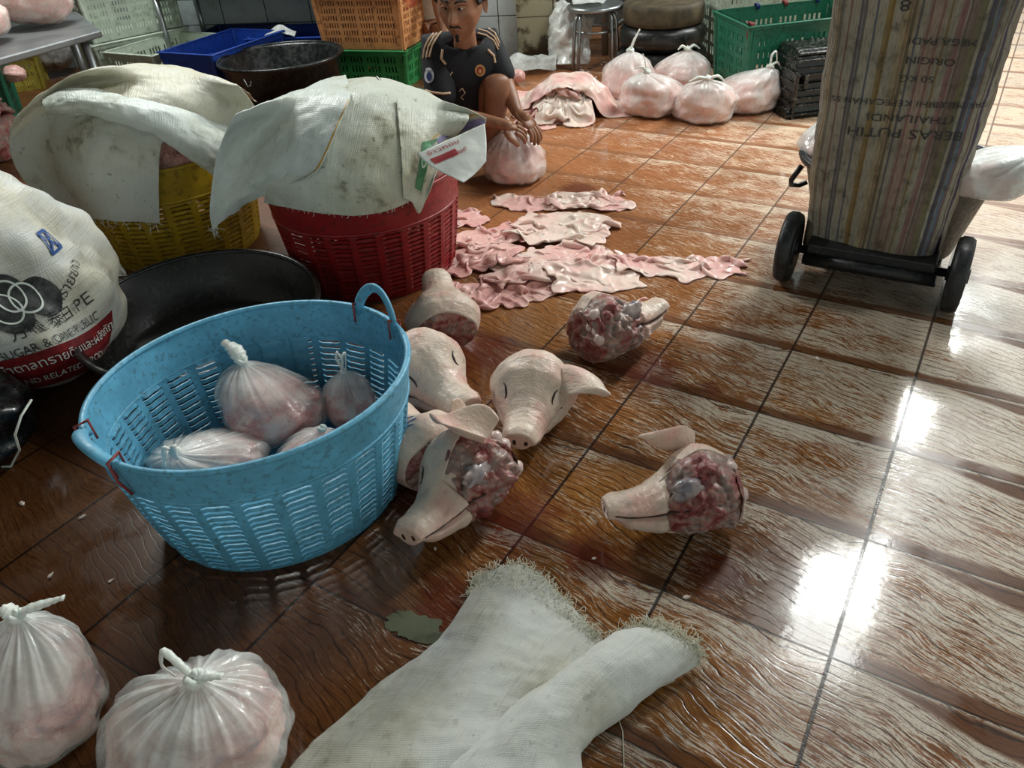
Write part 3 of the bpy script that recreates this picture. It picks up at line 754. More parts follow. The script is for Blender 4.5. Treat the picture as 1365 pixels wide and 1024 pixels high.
def wrap_band(P, u0, v0, u1, v1, wd, LW, mat, parent, off=.0012, name='printed_band', n=40, k=6):
    V = []; F = []; dx, dy = (u1 - u0) * LW[0], (v1 - v0) * LW[1]; L = math.hypot(dx, dy); nx, ny = -dy / L, dx / L
    for i in range(n + 1):
        for j in range(k + 1):
            f = i / n; g = (j / k - .5) * wd; V.append((u0 + (u1 - u0) * f + nx * g / LW[0], v0 + (v1 - v0) * f + ny * g / LW[1]))
    for i in range(n):
        for j in range(k): F.append((i * (k + 1) + j, (i + 1) * (k + 1) + j, (i + 1) * (k + 1) + j + 1, i * (k + 1) + j + 1))
    return wrap_mesh(P, V, F, name, mat, parent, off)
def wrap_ring(P, u, v, r0, r1, LW, mat, parent, off=.0016, name='printed_ring', n=40, k=3):
    V = []; F = []
    for i in range(n):
        for j in range(k + 1):
            a = 2 * PI * i / n; r = r0 + (r1 - r0) * j / k; V.append((u + r * math.cos(a) / LW[0], v + r * math.sin(a) / LW[1]))
    for i in range(n):
        for j in range(k): i2 = (i + 1) % n; F.append((i * (k + 1) + j, i2 * (k + 1) + j, i2 * (k + 1) + j + 1, i * (k + 1) + j + 1))
    return wrap_mesh(P, V, F, name, mat, parent, off)
def threads(points, dirs, n_each, length, r, seed, name, mat, parent, curl=1.0, floor=True):
    """loose frayed threads growing from points"""
    rr = random.Random(seed); b = MB()
    for p, d in zip(points, dirs):
        for _ in range(n_each):
            q = Vector(p) + Vector((rr.gauss(0, .002), rr.gauss(0, .002), rr.gauss(0, .001))); v = (Vector(d) + Vector((rr.gauss(0, .5), rr.gauss(0, .5), rr.gauss(0, .35)))).normalized()
            pts = [q.copy()]; L = length * rr.uniform(.4, 1.3); k = 6
            for s_ in range(k):
                v = (v + Vector((rr.gauss(0, .55), rr.gauss(0, .55), rr.gauss(0, .45))) * curl + Vector((0, 0, -.06))).normalized(); q = q + v * L / k
                if floor and q.z < .003: q.z = .003
                pts.append(q.copy())
            b.tube(pts, r, 4, cap=False)
    return tag(b.build(name, mat, parent), kind='stuff')
# ------------------------------------------------------------------ pig heads
HX = [0, .03, .06, .10, .13, .155, .18, .205, .23, .250, .262]
HW = [.090, .100, .102, .094, .080, .068, .056, .050, .047, .045, .040]
HT = [.160, .180, .184, .166, .142, .124, .112, .106, .104, .106, .100]
HB = [.004, .000, .000, .002, .006, .010, .014, .020, .028, .036, .042]
def head_point(x, th, seed, grow=0.0, cut=None, mouth=1.0):
    w_ = np.interp(x, HX, HW) + grow; zt = np.interp(x, HX, HT) + grow; zb = np.interp(x, HX, HB) - grow
    zc = (zt + zb) / 2; hh = (zt - zb) / 2; c, s = math.cos(th), math.sin(th)
    ww = w_ * (1 + .14 * max(0, -s) * (1 if x < .17 else .3) - .20 * max(0, s) ** 2 * (1 if x < .2 else .2))
    k = 1.0
    deg = math.degrees(math.atan2(s, abs(c)))
    if x > .095: k -= mouth * .24 * math.exp(-((deg + 6) / 7.0) ** 2) * min(1, (x - .095) / .04)
    # brow, eye socket, cheek
    k += .07 * math.exp(-((deg - 52) / 14) ** 2 - ((x - .095) / .022) ** 2)
    k -= .14 * math.exp(-((deg - 36) / 9) ** 2 - ((x - .125) / .016) ** 2)
    k += .09 * math.exp(-((deg - 35) / 7) ** 2 - ((x - .125) / .009) ** 2)
    k += .10 * math.exp(-((deg + 5) / 26) ** 2 - ((x - .065) / .04) ** 2)
    # wrinkles across the snout and the flabby jowl
    if x > .16 and deg > -4: k += .008 * math.sin(x * 380 + 2.5 * s + seed + 3 * noise.noise(Vector((x * 30, s * 2, seed)))) * min(1, (x - .16) / .03)
    if x > .225 and deg < -6: k *= 1 - .34 * min(1, (x - .225) / .02) * min(1, (-6 - deg) / 8)
    k += .05 * math.exp(-((deg + 42) / 16) ** 2 - ((x - .16) / .05) ** 2) - .045 * math.exp(-((x - .150 - .03 * noise.noise(Vector((s * 3, seed, 0)))) / .006) ** 2) * (1 if deg < -24 else .3)
    k += .075 * noise.noise(Vector((x * 14 + seed, c * 1.6, s * 1.6 + seed))) + .02 * noise.noise(Vector((x * 50, c * 5 + seed, s * 5)))
    return Vector((x, ww * c * k, zc + hh * s * k))
def pig_head(label, loc, rot, seed=0, ears=('flop', 'flop'), flesh=None, scale=1.0, ink=None, slit=0):
    root = thing('pig_head', label, 'pig head', loc, rot, 'pig heads on the wet floor')
    n = 128; xs = np.concatenate([np.linspace(0, .24, 76), [.247, .254, .259, .262]]); m = len(xs)
    V = []; F = []
    for i in range(m):
        for k in range(n):
            th = 2 * PI * k / n; p = head_point(xs[i], th, seed)
            if flesh:     # the cheek is cut away down to the bone on this side
                deg = math.degrees(th if th < PI else th - 2 * PI)
                if flesh == 'left': dd = abs(deg - 0)
                elif flesh == 'right': dd = abs(abs(deg) - 180)
                else: dd = 999
                if dd < 70 and p.x < .15: p.y *= .84
            V.append(p * scale)
    for i in range(m - 1):
        for k in range(n): F.append((i * n + k, (i + 1) * n + k, (i + 1) * n + (k + 1) % n, i * n + (k + 1) % n))
    # snout disc
    last = (m - 1) * n; c = sum((V[last + k] for k in range(n)), Vector()) / n
    base = len(V)
    for q, (f, dx) in enumerate(((.95, .0035), (.86, .0045), (.6, .003), (.0, .002))):
        for k in range(n): V.append(c + (V[last + k] - c) * f + Vector((dx * scale, 0, 0)))
    rings = [last] + [base + q * n for q in range(4)]
    for a, b_ in zip(rings[:-1], rings[1:]):
        for k in range(n): F.append((a + k, b_ + k, b_ + (k + 1) % n, a + (k + 1) % n))
    F.append(tuple(k for k in range(n)))
    b = MB(); b.add(V, F); head = b.build('head_skin', M_HEAD, root)
    S = scale
    nb = MB()
    for sy in (-1, 1):
        nb2 = MB(); pts = [(.2645 + .001 * math.cos(a), sy * .014 + .0065 * math.cos(a), .070 + .009 * math.sin(a)) for a in np.linspace(0, 2 * PI, 11)[:-1]]
        nb2.add([Vector((.2665, sy * .014, .070)) * S] + [Vector(p) * S for p in pts], [(0, 1 + i, 1 + (i + 1) % 10) for i in range(10)])
        nb2.build('nostril', M_DARKFLESH, root)
    # eyes: closed slit with lashes
    for sy in (1, -1):
        if (flesh == 'left' and sy == 1 and False): continue
        eb = MB(); pts = []
        for q in range(9):
            f = q / 8; xx = .110 + .032 * f; dg = 34 + 5 * math.sin(PI * f) - 4 * f
            th = math.radians(dg) if sy > 0 else PI - math.radians(dg)
            pts.append((head_point(xx, th, seed, .0005)) * S)
        eb.tube(pts, [.0012 * S + .0018 * S * math.sin(PI * q / 8) for q in range(9)], 6); eb.build('closed_eye', M_DARKFLESH, root)
    # mouth line
    for sy in (1, -1):
        eb = MB(); pts = []
        for q in range(14):
            xx = .112 + (.252 - .112) * q / 13; th = math.radians(-6 + 1.2 * math.sin(q)) if sy > 0 else PI + math.radians(6 + 1.2 * math.sin(q))
            pts.append(head_point(xx, th, seed, .0018) * S)
        eb.tube(pts, .0024 * S, 6); eb.build('mouth_line', M_DARKFLESH, root)
    # ears
    for sy, kind in ((1, ears[0]), (-1, ears[1])):
        if kind is None: continue
        nu, nv = 22, 17; P = np.zeros((nu, nv, 3)); rootp = Vector((.045, sy * .066, .150))
        if isinstance(kind, tuple): d_, w_dir, Lg, Wd, droop = kind
        elif kind == 'flop': d_, w_dir, Lg, Wd, droop = (.75, sy * .75, .25), (.75, -sy * .6, .1), .15, .12, -.07
        elif kind == 'up': d_, w_dir, Lg, Wd, droop = (-.15, sy * .5, .9), (1, 0, 0), .11, .08, .02
        else: d_, w_dir, Lg, Wd, droop = (-.9, sy * .5, .2), (.3, sy * .9, .0), .11, .08, -.04
        d_ = Vector(d_).normalized(); w_dir = Vector(w_dir); w_dir = (w_dir - d_ * w_dir.dot(d_)).normalized(); nn = d_.cross(w_dir)
        for i in range(nu):
            f = i / (nu - 1); wd = Wd * (.42 + 1.25 * f * (1 - f) + .25 * (1 - f)) * (1 - f ** 5 * .85)
            for j in range(nv):
                g = j / (nv - 1) - .5
                cup = (.9 * (1 - f) + .25) * wd * (g * 2) ** 2 * .45
                p = rootp + d_ * (Lg * f * (1 - .12 * (2 * g) ** 2)) + w_dir * (wd * g) + nn * (cup + .004 * math.sin(f * 7 + g * 5 + seed))
                p += Vector((0, 0, droop * f * f)); P[i, j] = p * S
        P[..., 2] = np.maximum(P[..., 2], .004)
        e_ = grid_mesh('ear', P, M_HEAD, root, .0045 * S, subdiv=1)
    # cut neck
    cb = MB(); V = []; nr = 12
    for r in range(nr + 1):
        f = 1 - r / nr
        for k in range(n):
            th = 2 * PI * k / n; p = head_point(0, th, seed, -.003); cc = Vector((0, 0, .085)); p = cc + (p - cc) * max(f, .001)
            q = noise.noise(p * 45 + Vector((seed, 0, 0))) * .014 + noise.noise(p * 110) * .006
            V.append((p + Vector((-.002 - .012 * (1 - f ** 3) + q * (1 if 0 < r else .2), 0, 0))) * S)
    F = [(r * n + k, (r + 1) * n + k, (r + 1) * n + (k + 1) % n, r * n + (k + 1) % n) for r in range(nr) for k in range(n)]
    cb.add(V, F); cb.build('cut_neck', M_FLESH, root)
    if flesh:
        V = []; F = []; nu, nv = 60, 60; P = np.zeros((nu, nv, 3)); sg = 1 if flesh == 'left' else -1
        for i in range(nu):
            for j in range(nv):
                u = i / (nu - 1); v = j / (nv - 1); xx = -.012 + .178 * u - .03 * u * abs(v - .5) * 2 + .012 * noise.noise(Vector((v * 4, seed, 0))) * u; dg = -78 + 148 * v
                edge = min(1, 5 * min(u * 2, 1 - u, v, 1 - v))
                th = math.radians(dg) if sg > 0 else PI - math.radians(dg)
                p = head_point(max(xx, 0), th, seed, 0)
                nse = abs(noise.noise(p * 30 + Vector((seed, 3, 0)))) * .022 + noise.noise(p * 75) * .009 + abs(noise.noise(p * 150)) * .004
                p.y = p.y * .85 + sg * (-.007 + edge * (.009 + nse * 1.15)); p.x = xx
                P[i, j] = p * S
        P[..., 2] = np.maximum(P[..., 2], .002)
        grid_mesh('exposed_flesh', P, M_FLESH, root, .003)
        mb = MB(); V = []
        for i in range(15):
            for k in range(20):
                a = PI * i / 14; b_ = 2 * PI * k / 20
                rr = 1 + .45 * noise.noise(Vector((math.cos(a) * 2.5, math.sin(a) * math.cos(b_) * 2.5, math.sin(a) * math.sin(b_) * 2.5 + seed)))
                V.append(Vector((.100 + .040 * math.cos(a) * rr, sg * (.075 + .015 * math.sin(a) * math.cos(b_) * rr), .112 + .026 * math.sin(a) * math.sin(b_) * rr + .18 * .034 * math.cos(a))) * S)
        mb.add(V, [(i * 20 + k, (i + 1) * 20 + k, (i + 1) * 20 + (k + 1) % 20, i * 20 + (k + 1) % 20) for i in range(14) for k in range(20)])
        o = mb.build('bare_cheek_muscle', M_MEMB, root); o['label'] = 'shiny grey blue cheek muscle'
        bb = MB()
        for q in range(7):
            rr = random.Random(seed * 7 + q); c = Vector((-.008 + .02 * rr.random(), sg * (.03 + .05 * rr.random()), .04 + .1 * rr.random())) * S; rad = (.008 + .008 * rr.random()) * S
            VV = []
            for i in range(7):
                for k in range(10):
                    a = PI * i / 6; b_ = 2 * PI * k / 10; VV.append(c + Vector((math.cos(a) * rad * 1.4, math.sin(a) * math.cos(b_) * rad, math.sin(a) * math.sin(b_) * rad * (1 + rr.random() * .5))))
            bb.add(VV, [(i * 10 + k, (i + 1) * 10 + k, (i + 1) * 10 + (k + 1) % 10, i * 10 + (k + 1) % 10) for i in range(6) for k in range(10)])
        o = bb.build('bone_end', M_BONE, root)
    if ink:
        ib = MB()
        for stroke in ink:
            pts = []
            for (fx, dg) in stroke:
                th = math.radians(dg); pts.append(head_point(fx, th, seed, .0008) * S)
            pp = []
            for a, b_ in zip(pts[:-1], pts[1:]):
                for q in range(4): pp.append(a.lerp(b_, q / 4))
            pp.append(pts[-1]); ib.tube(pp, .0013 * S, 5)
        ib.build('ink_number', M_INK, root)
    return root
M_DARKFLESH = plain('dark_crease', '33201c', .5)
M_BONE = plain('pinkish_bone', 'cbb3ac', .3, .2, .15, 40)
M_INK = plain('blue_marker_ink', '2b4f8e', .5)
# ------------------------------------------------------------------ blue basket with bags of meat
BX, BY = -.515, 1.285
blue = woven_basket('plastic_basket', 'sky blue woven plastic basket with two handles, holding bags of meat scraps', 'basket', (BX, BY, 0), .312, .278, .315, .80, M_BLUE, ribs=26, rows=15, band=.26, rot=math.radians(23), panels=((60, 102, .40),), lip=.007)
# angles are measured in the basket's own turned frame
arc_handle(blue, 'handle', M_BLUE, .312, .278, .315, 7, 33, .075, .02, .012)
arc_handle(blue, 'handle', M_BLUE, .312, .278, .315, 183, 212, .026, .03, .014)
def string_on(parent, a, ra=.312, rb=.278, h=.315, drop=.06):
    b = MB(); a = math.radians(a); c, s = math.cos(a), math.sin(a)
    for k in range(3):
        b.tube([((ra + .008) * c, (rb + .008) * s, h - .03 + k * .004), ((ra + .014) * c, (rb + .014) * s, h + .008), ((ra - .012) * c, (rb - .012) * s, h + .012 + .002 * k), ((ra - .014) * c, (rb - .014) * s, h - .03)], .0025, 6)
    b.tube([((ra + .012) * c, (rb + .012) * s, h), ((ra + .011) * c, (rb + .010) * s, h - drop * .5), ((ra + .008 - .012) * c, (rb + .004) * s, h - drop)], .003, 6)
    b.build('red_string_tie', M_STRING, parent)
for a_, d_ in ((7, .03), (33, .07), (183, .03), (213, .075)): string_on(blue, a_, drop=d_)
# bags lying in it
def ears2(a, L=.05, w_=.008, up=.03):
    c, s = math.cos(a), math.sin(a)
    return ([(0, 0, 0), (c * L * .5, s * L * .5, up), (c * L, s * L, up * .4)], w_)
# hidden lower bags raise the heap
p = at(355, 520, .20); tied_bag('knotted clear bag of pink meat scraps at the back of the blue basket', (p.x, p.y, .085), (.115, .09, .155), (-.055, .055), 3, [([(0, 0, 0), (-.015, .02, .02), (-.045, .04, .03)], .018)], M_FILM2, M_MINCE, group='meat bags in the blue basket')
p = at(460, 512, .18); tied_bag('upright clear bag of meat tied with two loops beside the blue basket handle', (p.x, p.y, .08), (.062, .058, .125), (.0, .01), 5, [([(0, 0, 0), (-.010, 0, .035), (-.004, 0, .055), (.004, 0, .02)], .006), ([(0, 0, 0), (.004, 0, .04), (.014, 0, .05), (.008, 0, .01)], .006)], M_FILM2, M_MINCE, group='meat bags in the blue basket')
p = at(275, 590, .16); tied_bag('milky tied bag of meat lying nearest the low handle in the blue basket', (p.x, p.y, .075), (.118, .088, .115), (-.035, -.065), 8, [([(0, 0, 0), (.008, -.012, .028), (.014, -.028, .002)], .007), ([(0, 0, 0), (-.012, -.01, .025), (-.016, -.03, -.012)], .006)], M_FILM, M_MEAT, group='meat bags in the blue basket')
p = at(400, 588, .16); tied_bag('half hidden bag of meat against the near wall of the blue basket', (p.x, p.y, .055), (.078, .07, .115), (.045, .02), 9, [], M_FILM2, M_MINCE, group='meat bags in the blue basket')
# ------------------------------------------------------------------ bags at the bottom edge of the photo
p = at(45, 955, .06)
tied_bag('knotted white plastic bag of pork offal at the bottom left corner', (p.x - .012, p.y + .02, 0), (.112, .10, .22), (.025, .045), 12, [([(0, 0, 0), (.02, .006, .008), (.05, .012, .012), (.075, .014, .018)], .010), ([(0, 0, 0), (-.012, .004, .010), (-.025, .0, .012)], .014)], M_FILM, M_MEAT, group='meat bags at the bottom of the photo', n=140, m=90)
p = at(270, 975, .05)
tied_bag('white bag of pork offal with looped handle, between corner bag and frayed sack', (p.x, p.y - .005, 0), (.140, .118, .16), (.018, .02), 15, [([(0, 0, 0), (-.02, .012, .02), (-.047, .03, .038), (-.052, .016, .015), (-.03, .006, .0)], .0065), ([(0, 0, 0), (.02, .0, .006), (.045, -.004, .006)], .011)], M_FILM, M_MEAT, group='meat bags at the bottom of the photo', n=140, m=90, npl=19)
# ------------------------------------------------------------------ black tub behind the blue basket
t_ = thing('plastic_tub', 'wide low black rubber tub with a grimy inside behind the blue basket', 'tub', (-.84, 1.885, 0), (0, 0, math.radians(-64)))
b = MB(); b.lathe([(.001, .012), (.27, .012), (.285, .02), (.315, .08), (.345, .15), (.352, .158), (.358, .156), (.36, .146), (.352, .142), (.325, .08), (.292, .004), (.001, .002)], 72, b=.90); b.build('tub_body', M_BLACKD, t_)
b = MB(); b.tube([(.355 * math.cos(a), .355 * .9 * math.sin(a), .152) for a in np.linspace(0, 2 * PI, 73)[:-1]], .009, 8, closed=True); b.build('rim', M_BLACK, t_)
# ------------------------------------------------------------------ pig heads
FL = Field(-1.5, 2.2, .4, 5.0)
def rotz(dx, dy): return math.atan2(dy, dx)
def head_at(cx, cy, hx, hy, roll=0, pitch=0, z=0, S=.88):
    yaw = math.atan2(hy, hx); return (cx, cy, z), (roll, pitch, yaw)
def place_head(label, bpx, spx, S, roll=0, pitch=0, dz=0, **k):
    """bpx: pixel under the cut neck, spx: pixel under the snout"""
    a = at(*bpx); s = at(*spx); yaw = math.atan2(s.y - a.y, s.x - a.x)
    return pig_head(label, (a.x, a.y, dz), (roll, pitch, yaw), scale=S, **k)
place_head('front pig head by the blue basket foot, ear folded over, cheek cut open', (660, 652), (565, 756), .98, seed=1, flesh='left', ears=(((.15, -.75, .75), (.9, .3, .1), .15, .13, -.03), None), roll=math.radians(17), dz=.012)
place_head('pig head half hidden by the blue basket, blue scribble above its hanging ear', (590, 650), (520, 560), .9, seed=4, ears=(None, ((.1, -.6, -.4), (1, 0, .2), .13, .10, -.02)), ink=[[(.09, 80), (.10, 72), (.095, 64), (.085, 68), (.10, 60)], [(.06, 78), (.07, 66), (.058, 60), (.05, 70)]])
place_head('large pale pig head with blue number on its brow beside the blue basket', (556, 510), (655, 598), 1.02, seed=6, ears=(None, None), ink=[[(.070, 112), (.082, 108), (.085, 118), (.074, 124), (.088, 128)], [(.066, 136), (.082, 132), (.084, 142), (.070, 146), (.086, 150)]], roll=math.radians(5))
place_head('pig head furthest back, snout raised towards the red basket', (598, 472), (580, 380), .92, seed=8, ears=(None, None), pitch=math.radians(-14), dz=.01)
place_head('pig head facing the camera with one ear flopped forward over its eye', (712, 532), (688, 632), .95, seed=10, ears=(((.45, .80, .25), (.85, -.5, .1), .155, .125, -.06), None), roll=math.radians(-6))
place_head('pig head on its side, raw skull cut facing the camera, just below the hides', (792, 492), (893, 446), .97, seed=13, flesh='right', ears=(None, None), roll=math.radians(-24), dz=.015)
place_head('lone pig head on the right tiles, cheek stripped to flesh, ear sticking up', (968, 702), (820, 728), .92, seed=17, flesh='left', ears=(None, ((.80, .30, .50), (.3, .5, .8), .16, .085, -.01)), roll=math.radians(24), dz=.015)
# ------------------------------------------------------------------ heaps of pig skins on the floor
def hide(label, cpx, size, yaw, mat, seed, group, squeeze=(.65, .6), lift=.06, cells=7, res=.011, steps=80, taper=0.0):
    p = at(*cpx); rs = np.random.RandomState(seed)
    P = crumpled_sheet((p.x, p.y), size, yaw, rs, FL, squeeze, res, cells, lift, steps, taper=taper)
    o = grid_mesh('pig_hide', P, mat, None, .005, subdiv=1, offset=0)
    return tag(o, label, 'pig hide', group)
def heap_core(cpx, R, h):
    p = at(*cpx); X = FL.x0 + np.arange(FL.h.shape[0])[:, None] * FL.c; Y = FL.y0 + np.arange(FL.h.shape[1])[None] * FL.c
    r = np.sqrt((X - p.x) ** 2 + ((Y - p.y) * 1.2) ** 2) / R; FL.h = np.maximum(FL.h, h * np.clip(1 - r ** 2, 0, 1) ** .8)
heap_core((720, 345), .26, .018); heap_core((765, 300), .18, .02)
G1 = 'pig hides spread on the middle of the floor'
hide('small pink hide scrap by the red basket side', (622, 292), (.16, .22), .4, M_HIDEP, 21, G1, (.6, .6))
hide('crumpled rose hide behind, beside the red basket', (655, 322), (.50, .34), .1, M_HIDEP, 22, G1, (.5, .5), .085)
hide('rose hide at the near left end beside the raised snout', (668, 388), (.52, .32), .35, M_HIDEP, 23, G1, (.52, .52), .085)
hide('rolled pale pink hide below the bag being tied', (700, 272), (.34, .16), -.3, M_HIDE, 24, G1, (.75, .55), .05)
hide('ruffled pink hide at the far side of the heap', (782, 272), (.50, .30), -.35, M_HIDE, 25, G1, (.52, .5), .085, 9)
hide('wide pale hide at the near edge of the heap', (735, 355), (.62, .36), .05, M_HIDE, 26, G1, (.60, .55), .08, 7)
hide('small rose hide in folds at the left of the heap', (640, 355), (.46, .26), .2, M_HIDEP, 27, G1, (.5, .52), .08, 9)
hide('smooth whitish hide draped over the middle of the heap', (748, 312), (.46, .38), -.45, M_HIDEW, 28, G1, (.70, .62), .05, 4)
hide('pale hide folded at the near tip of the heap', (790, 375), (.34, .18), .15, M_HIDE, 29, G1, (.8, .7), .05, 4)
hide('long pink hide reaching right to a square pale end', (905, 352), (.56, .26), -.28, M_HIDE, 30, G1, (.76, .48), .075, 6, taper=.25)
heap_core((758, 148), .235, .13)
G2 = 'pig hides heaped beyond the crouching person'
hide('pink hides in tight folds at the near side of the far heap', (735, 158), (.55, .40), .0, M_HIDEP, 31, G2, (.55, .6), .09, 9, .013)
hide('whitish folded hide inside the far heap', (752, 160), (.46, .34), .1, M_HIDEW, 32, G2, (.5, .6), .10, 9, .013)
hide('hide with pale folds in the core of the far heap', (745, 146), (.45, .38), .8, M_HIDE, 33, G2, (.5, .6), .10, 7, .013)
hide('second rose hide at the core of the far heap', (775, 146), (.45, .38), 1.8, M_HIDEP, 35, G2, (.5, .55), .10, 7, .013)
hide('big smooth pink hide covering the top of the far heap', (766, 138), (.78, .56), -.22, M_HIDE, 34, G2, (.86, .84), .03, 3, .014)
# ------------------------------------------------------------------ covered yellow and red baskets
yel = woven_basket('plastic_basket', 'mustard yellow slatted basket heaped high under white sacks', 'basket', (-1.15, 2.68, 0), .30, .29, .36, .84, M_YEL, ribs=22, rows=14, band=.30, rot=.1, lip=.008)
red = woven_basket('plastic_basket', 'dark red slatted basket heaped high under dirty sacks', 'basket', (-.42, 2.37, 0), .30, .29, .34, .84, M_RED, ribs=24, rows=15, band=.30, rot=.2, lip=.008)
def mound(label, c, R, z0, dome, mat, seed, cat='meat'):
    b = MB(); V = []; F = []; n = 64; m = 20
    for j in range(m + 1):
        f = j / m
        for i in range(n):
            a = 2 * PI * i / n; r = R * math.cos(f * PI / 2); z = z0 + dome * math.sin(f * PI / 2)
            p = Vector((c[0] + r * math.cos(a), c[1] + r * math.sin(a), z)); k = noise.noise(p * 12 + Vector((seed, 0, 0))) * .018 + noise.noise(p * 30) * .008
            p += Vector((math.cos(a) * math.cos(f * PI / 2), math.sin(a) * math.cos(f * PI / 2), math.sin(f * PI / 2))) * k; V.append(p)
    for j in range(m):
        for i in range(n): F.append((j * n + i, j * n + (i + 1) % n, (j + 1) * n + (i + 1) % n, (j + 1) * n + i))
    F.append(tuple(range(n))[::-1])
    b.add(V, F); return tag(b.build('meat_heap', mat), label, cat, kind='stuff')
mound('dark pink pig parts heaped in the yellow basket', (-1.15, 2.68), .262, .30, .235, M_DKMEAT, 3)
mound('pig parts heaped in the red basket', (-.42, 2.37), .262, .28, .255, M_DKMEAT, 5)
class BasketBody:
    """what a sheet thrown over a heaped basket meets"""
    def __init__(s, c, R, h, dome, extra=()): s.c = c; s.R = R; s.h = h; s.dome = dome; s.layer = 0.0; s.extra = extra
    def __call__(s, P):
        x = P[..., 0] - s.c[0]; y = P[..., 1] - s.c[1]; z = P[..., 2]; r = np.sqrt(x * x + y * y) + 1e-9; e = s.layer
        R = s.R + .022 + e
        k = np.clip(r / (R), 0, 1); top = s.h + .016 + e + s.dome * np.sqrt(np.maximum(0, 1 - k ** 2.2))
        Rz = R * (.84 + .16 * np.clip(z / s.h, 0, 1))
        inside = (r < Rz) & (z < top)
        up = top - z; side = Rz - r
        mv = inside & ((up <= side * 1.2) | (z > s.h))
        mvs = inside & ~mv
        P[..., 2] = np.where(mv, top, P[..., 2])
        sc_ = np.where(mvs, Rz / r, 1.0)
        P[..., 0] = s.c[0] + x * sc_; P[..., 1] = s.c[1] + y * sc_
        low = P[..., 2] < .004; P[..., 2] = np.where(low, .004, P[..., 2])
        for (ex, ey, ez, er) in s.extra:
            d = np.sqrt((P[..., 0] - ex) ** 2 + (P[..., 1] - ey) ** 2 + (P[..., 2] - ez) ** 2) + 1e-9; h_ = d < er
            for a_, e0 in ((0, ex), (1, ey), (2, ez)): P[..., a_] = np.where(h_, e0 + (P[..., a_] - e0) * er / d, P[..., a_])
        return inside | low
def drape(name, label, body, quad, mat, seed, res=.014, steps=110, thick=.0025, rum=.02, group=None, uvs=True, cat='sack', layer=.006, slack=1.02, bend=.6):
    """quad: four corners (x,y) of the flat sheet before it falls, wrinkled with some slack"""
    rs = np.random.RandomState(seed); Q = [np.array(q, float) for q in quad]
    L = (np.linalg.norm(Q[1] - Q[0]) + np.linalg.norm(Q[2] - Q[3])) / 2; W = (np.linalg.norm(Q[3] - Q[0]) + np.linalg.norm(Q[2] - Q[1])) / 2
    n = int(L / res) + 1; m = int(W / res) + 1; u = np.linspace(0, 1, n)[:, None, None]; v = np.linspace(0, 1, m)[None, :, None]
    XY = (Q[0] * (1 - u) + Q[1] * u) * (1 - v) + (Q[3] * (1 - u) + Q[2] * u) * v
    z = body.h + body.dome + .03 + body.layer + rum * smooth_noise(n, m, 6, rs) + .4 * rum * smooth_noise(n, m, 14, rs)
    P = np.concatenate([XY, z[..., None]], -1)
    rest = (L * slack / (n - 1), W * slack / (m - 1))
    P = sheet_sim(P, rest, body, steps=steps, iters=8, g=-.0012, bend=bend, fric=.85, shear=1.0)
    body.layer += layer
    o = grid_mesh(name, P, mat, None, thick, subdiv=1, uv=(L, W)); tag(o, label, cat, group)
    return o, P, (L, W)
yb = BasketBody((-1.15, 2.68), .30, .36, .22); rb = BasketBody((-.42, 2.37), .30, .34, .24)
GY = 'sacks over the yellow basket'; GR = 'sacks over the red basket'
def body_hit(px, py, body, layer, fy):
    """where the line of a measured outline point meets the heaped basket; else a point hanging beside it"""
    if isinstance(px, float) and abs(px) < 5: return None
    d = (CAMM @ Vector(((px - 682.5) / CF, -(py - 512) / CF, -1.0))).normalized(); t = 1.2
    while t < 4.2:
        p = Vector((0, 0, CAMH)) + d * t; x, y = p.x - body.c[0], p.y - body.c[1]; r = math.hypot(x, y); R = body.R + .022 + layer
        k = min(r / R, 1); top = body.h + .016 + layer + body.dome * math.sqrt(max(0, 1 - k ** 2.2)); Rz = R * (.84 + .16 * min(1, max(0, p.z / body.h)))
        if r < Rz and p.z < top: return p
        t += .006
    return aty(px, py, body.c[1] + fy)
def laid(label, body, rows, mat, seed, layer, group, lifts=None, uv=(.6, .6), n=70, m=70, amp=.006, fy=-.12, thick=.003):
    C_ = []
    for k, r in enumerate(rows):
        row = []
        for q in r:
            if len(q) == 3: p = Vector(q)
            else: p = body_hit(q[0], q[1], body, layer + (lifts[k] if lifts else 0), fy)
            row.append(tuple(p))
        C_.append(row)
    P = ctrl_surface(C_, n, m); P = ruck(P, amp, 8, seed); P = ruck(P, amp * .45, 24, seed + 2, (1, 1.6, 1)); P = ruck(P, amp * .12, 70, seed + 5)
    o = grid_mesh('woven_sack', P, mat, None, thick, subdiv=1, uv=uv, offset=0); tag(o, label, 'sack', group); return o, P, uv
o1, P1, LW1 = laid('cream woven sack over the far side of the yellow basket heap', yb, [
    [(-1.58, 2.86, .42), (-1.42, 2.96, .50), (-1.2, 3.02, .54), (-1.0, 2.98, .50), (-.84, 2.90, .42)],
    [(26, 152), (75, 112), (130, 91), (225, 93), (316, 112)], [(16, 174), (60, 137), (125, 110), (225, 121), (341, 150)], [(14, 186), (58, 152), (120, 128), (215, 146), (303, 184)]], M_SACKY, 1, .004, GY, uv=(.5, .9), amp=.008)
o2, P2, LW2 = laid('greyish woven sack with frayed hem hanging over the yellow basket front', yb, [
    [(16, 166), (60, 148), (110, 146), (160, 158), (224, 184)], [(12, 190), (55, 185), (108, 185), (160, 188), (215, 196)], [(22, 225), (62, 225), (108, 225), (160, 225), (212, 232)],
    [(50, 260), (80, 262), (115, 262), (162, 263), (212, 266)], [(84, 284), (100, 290), (128, 292), (165, 295), (213, 297)]], M_SACKG, 2, .012, GY, uv=(.5, .6))
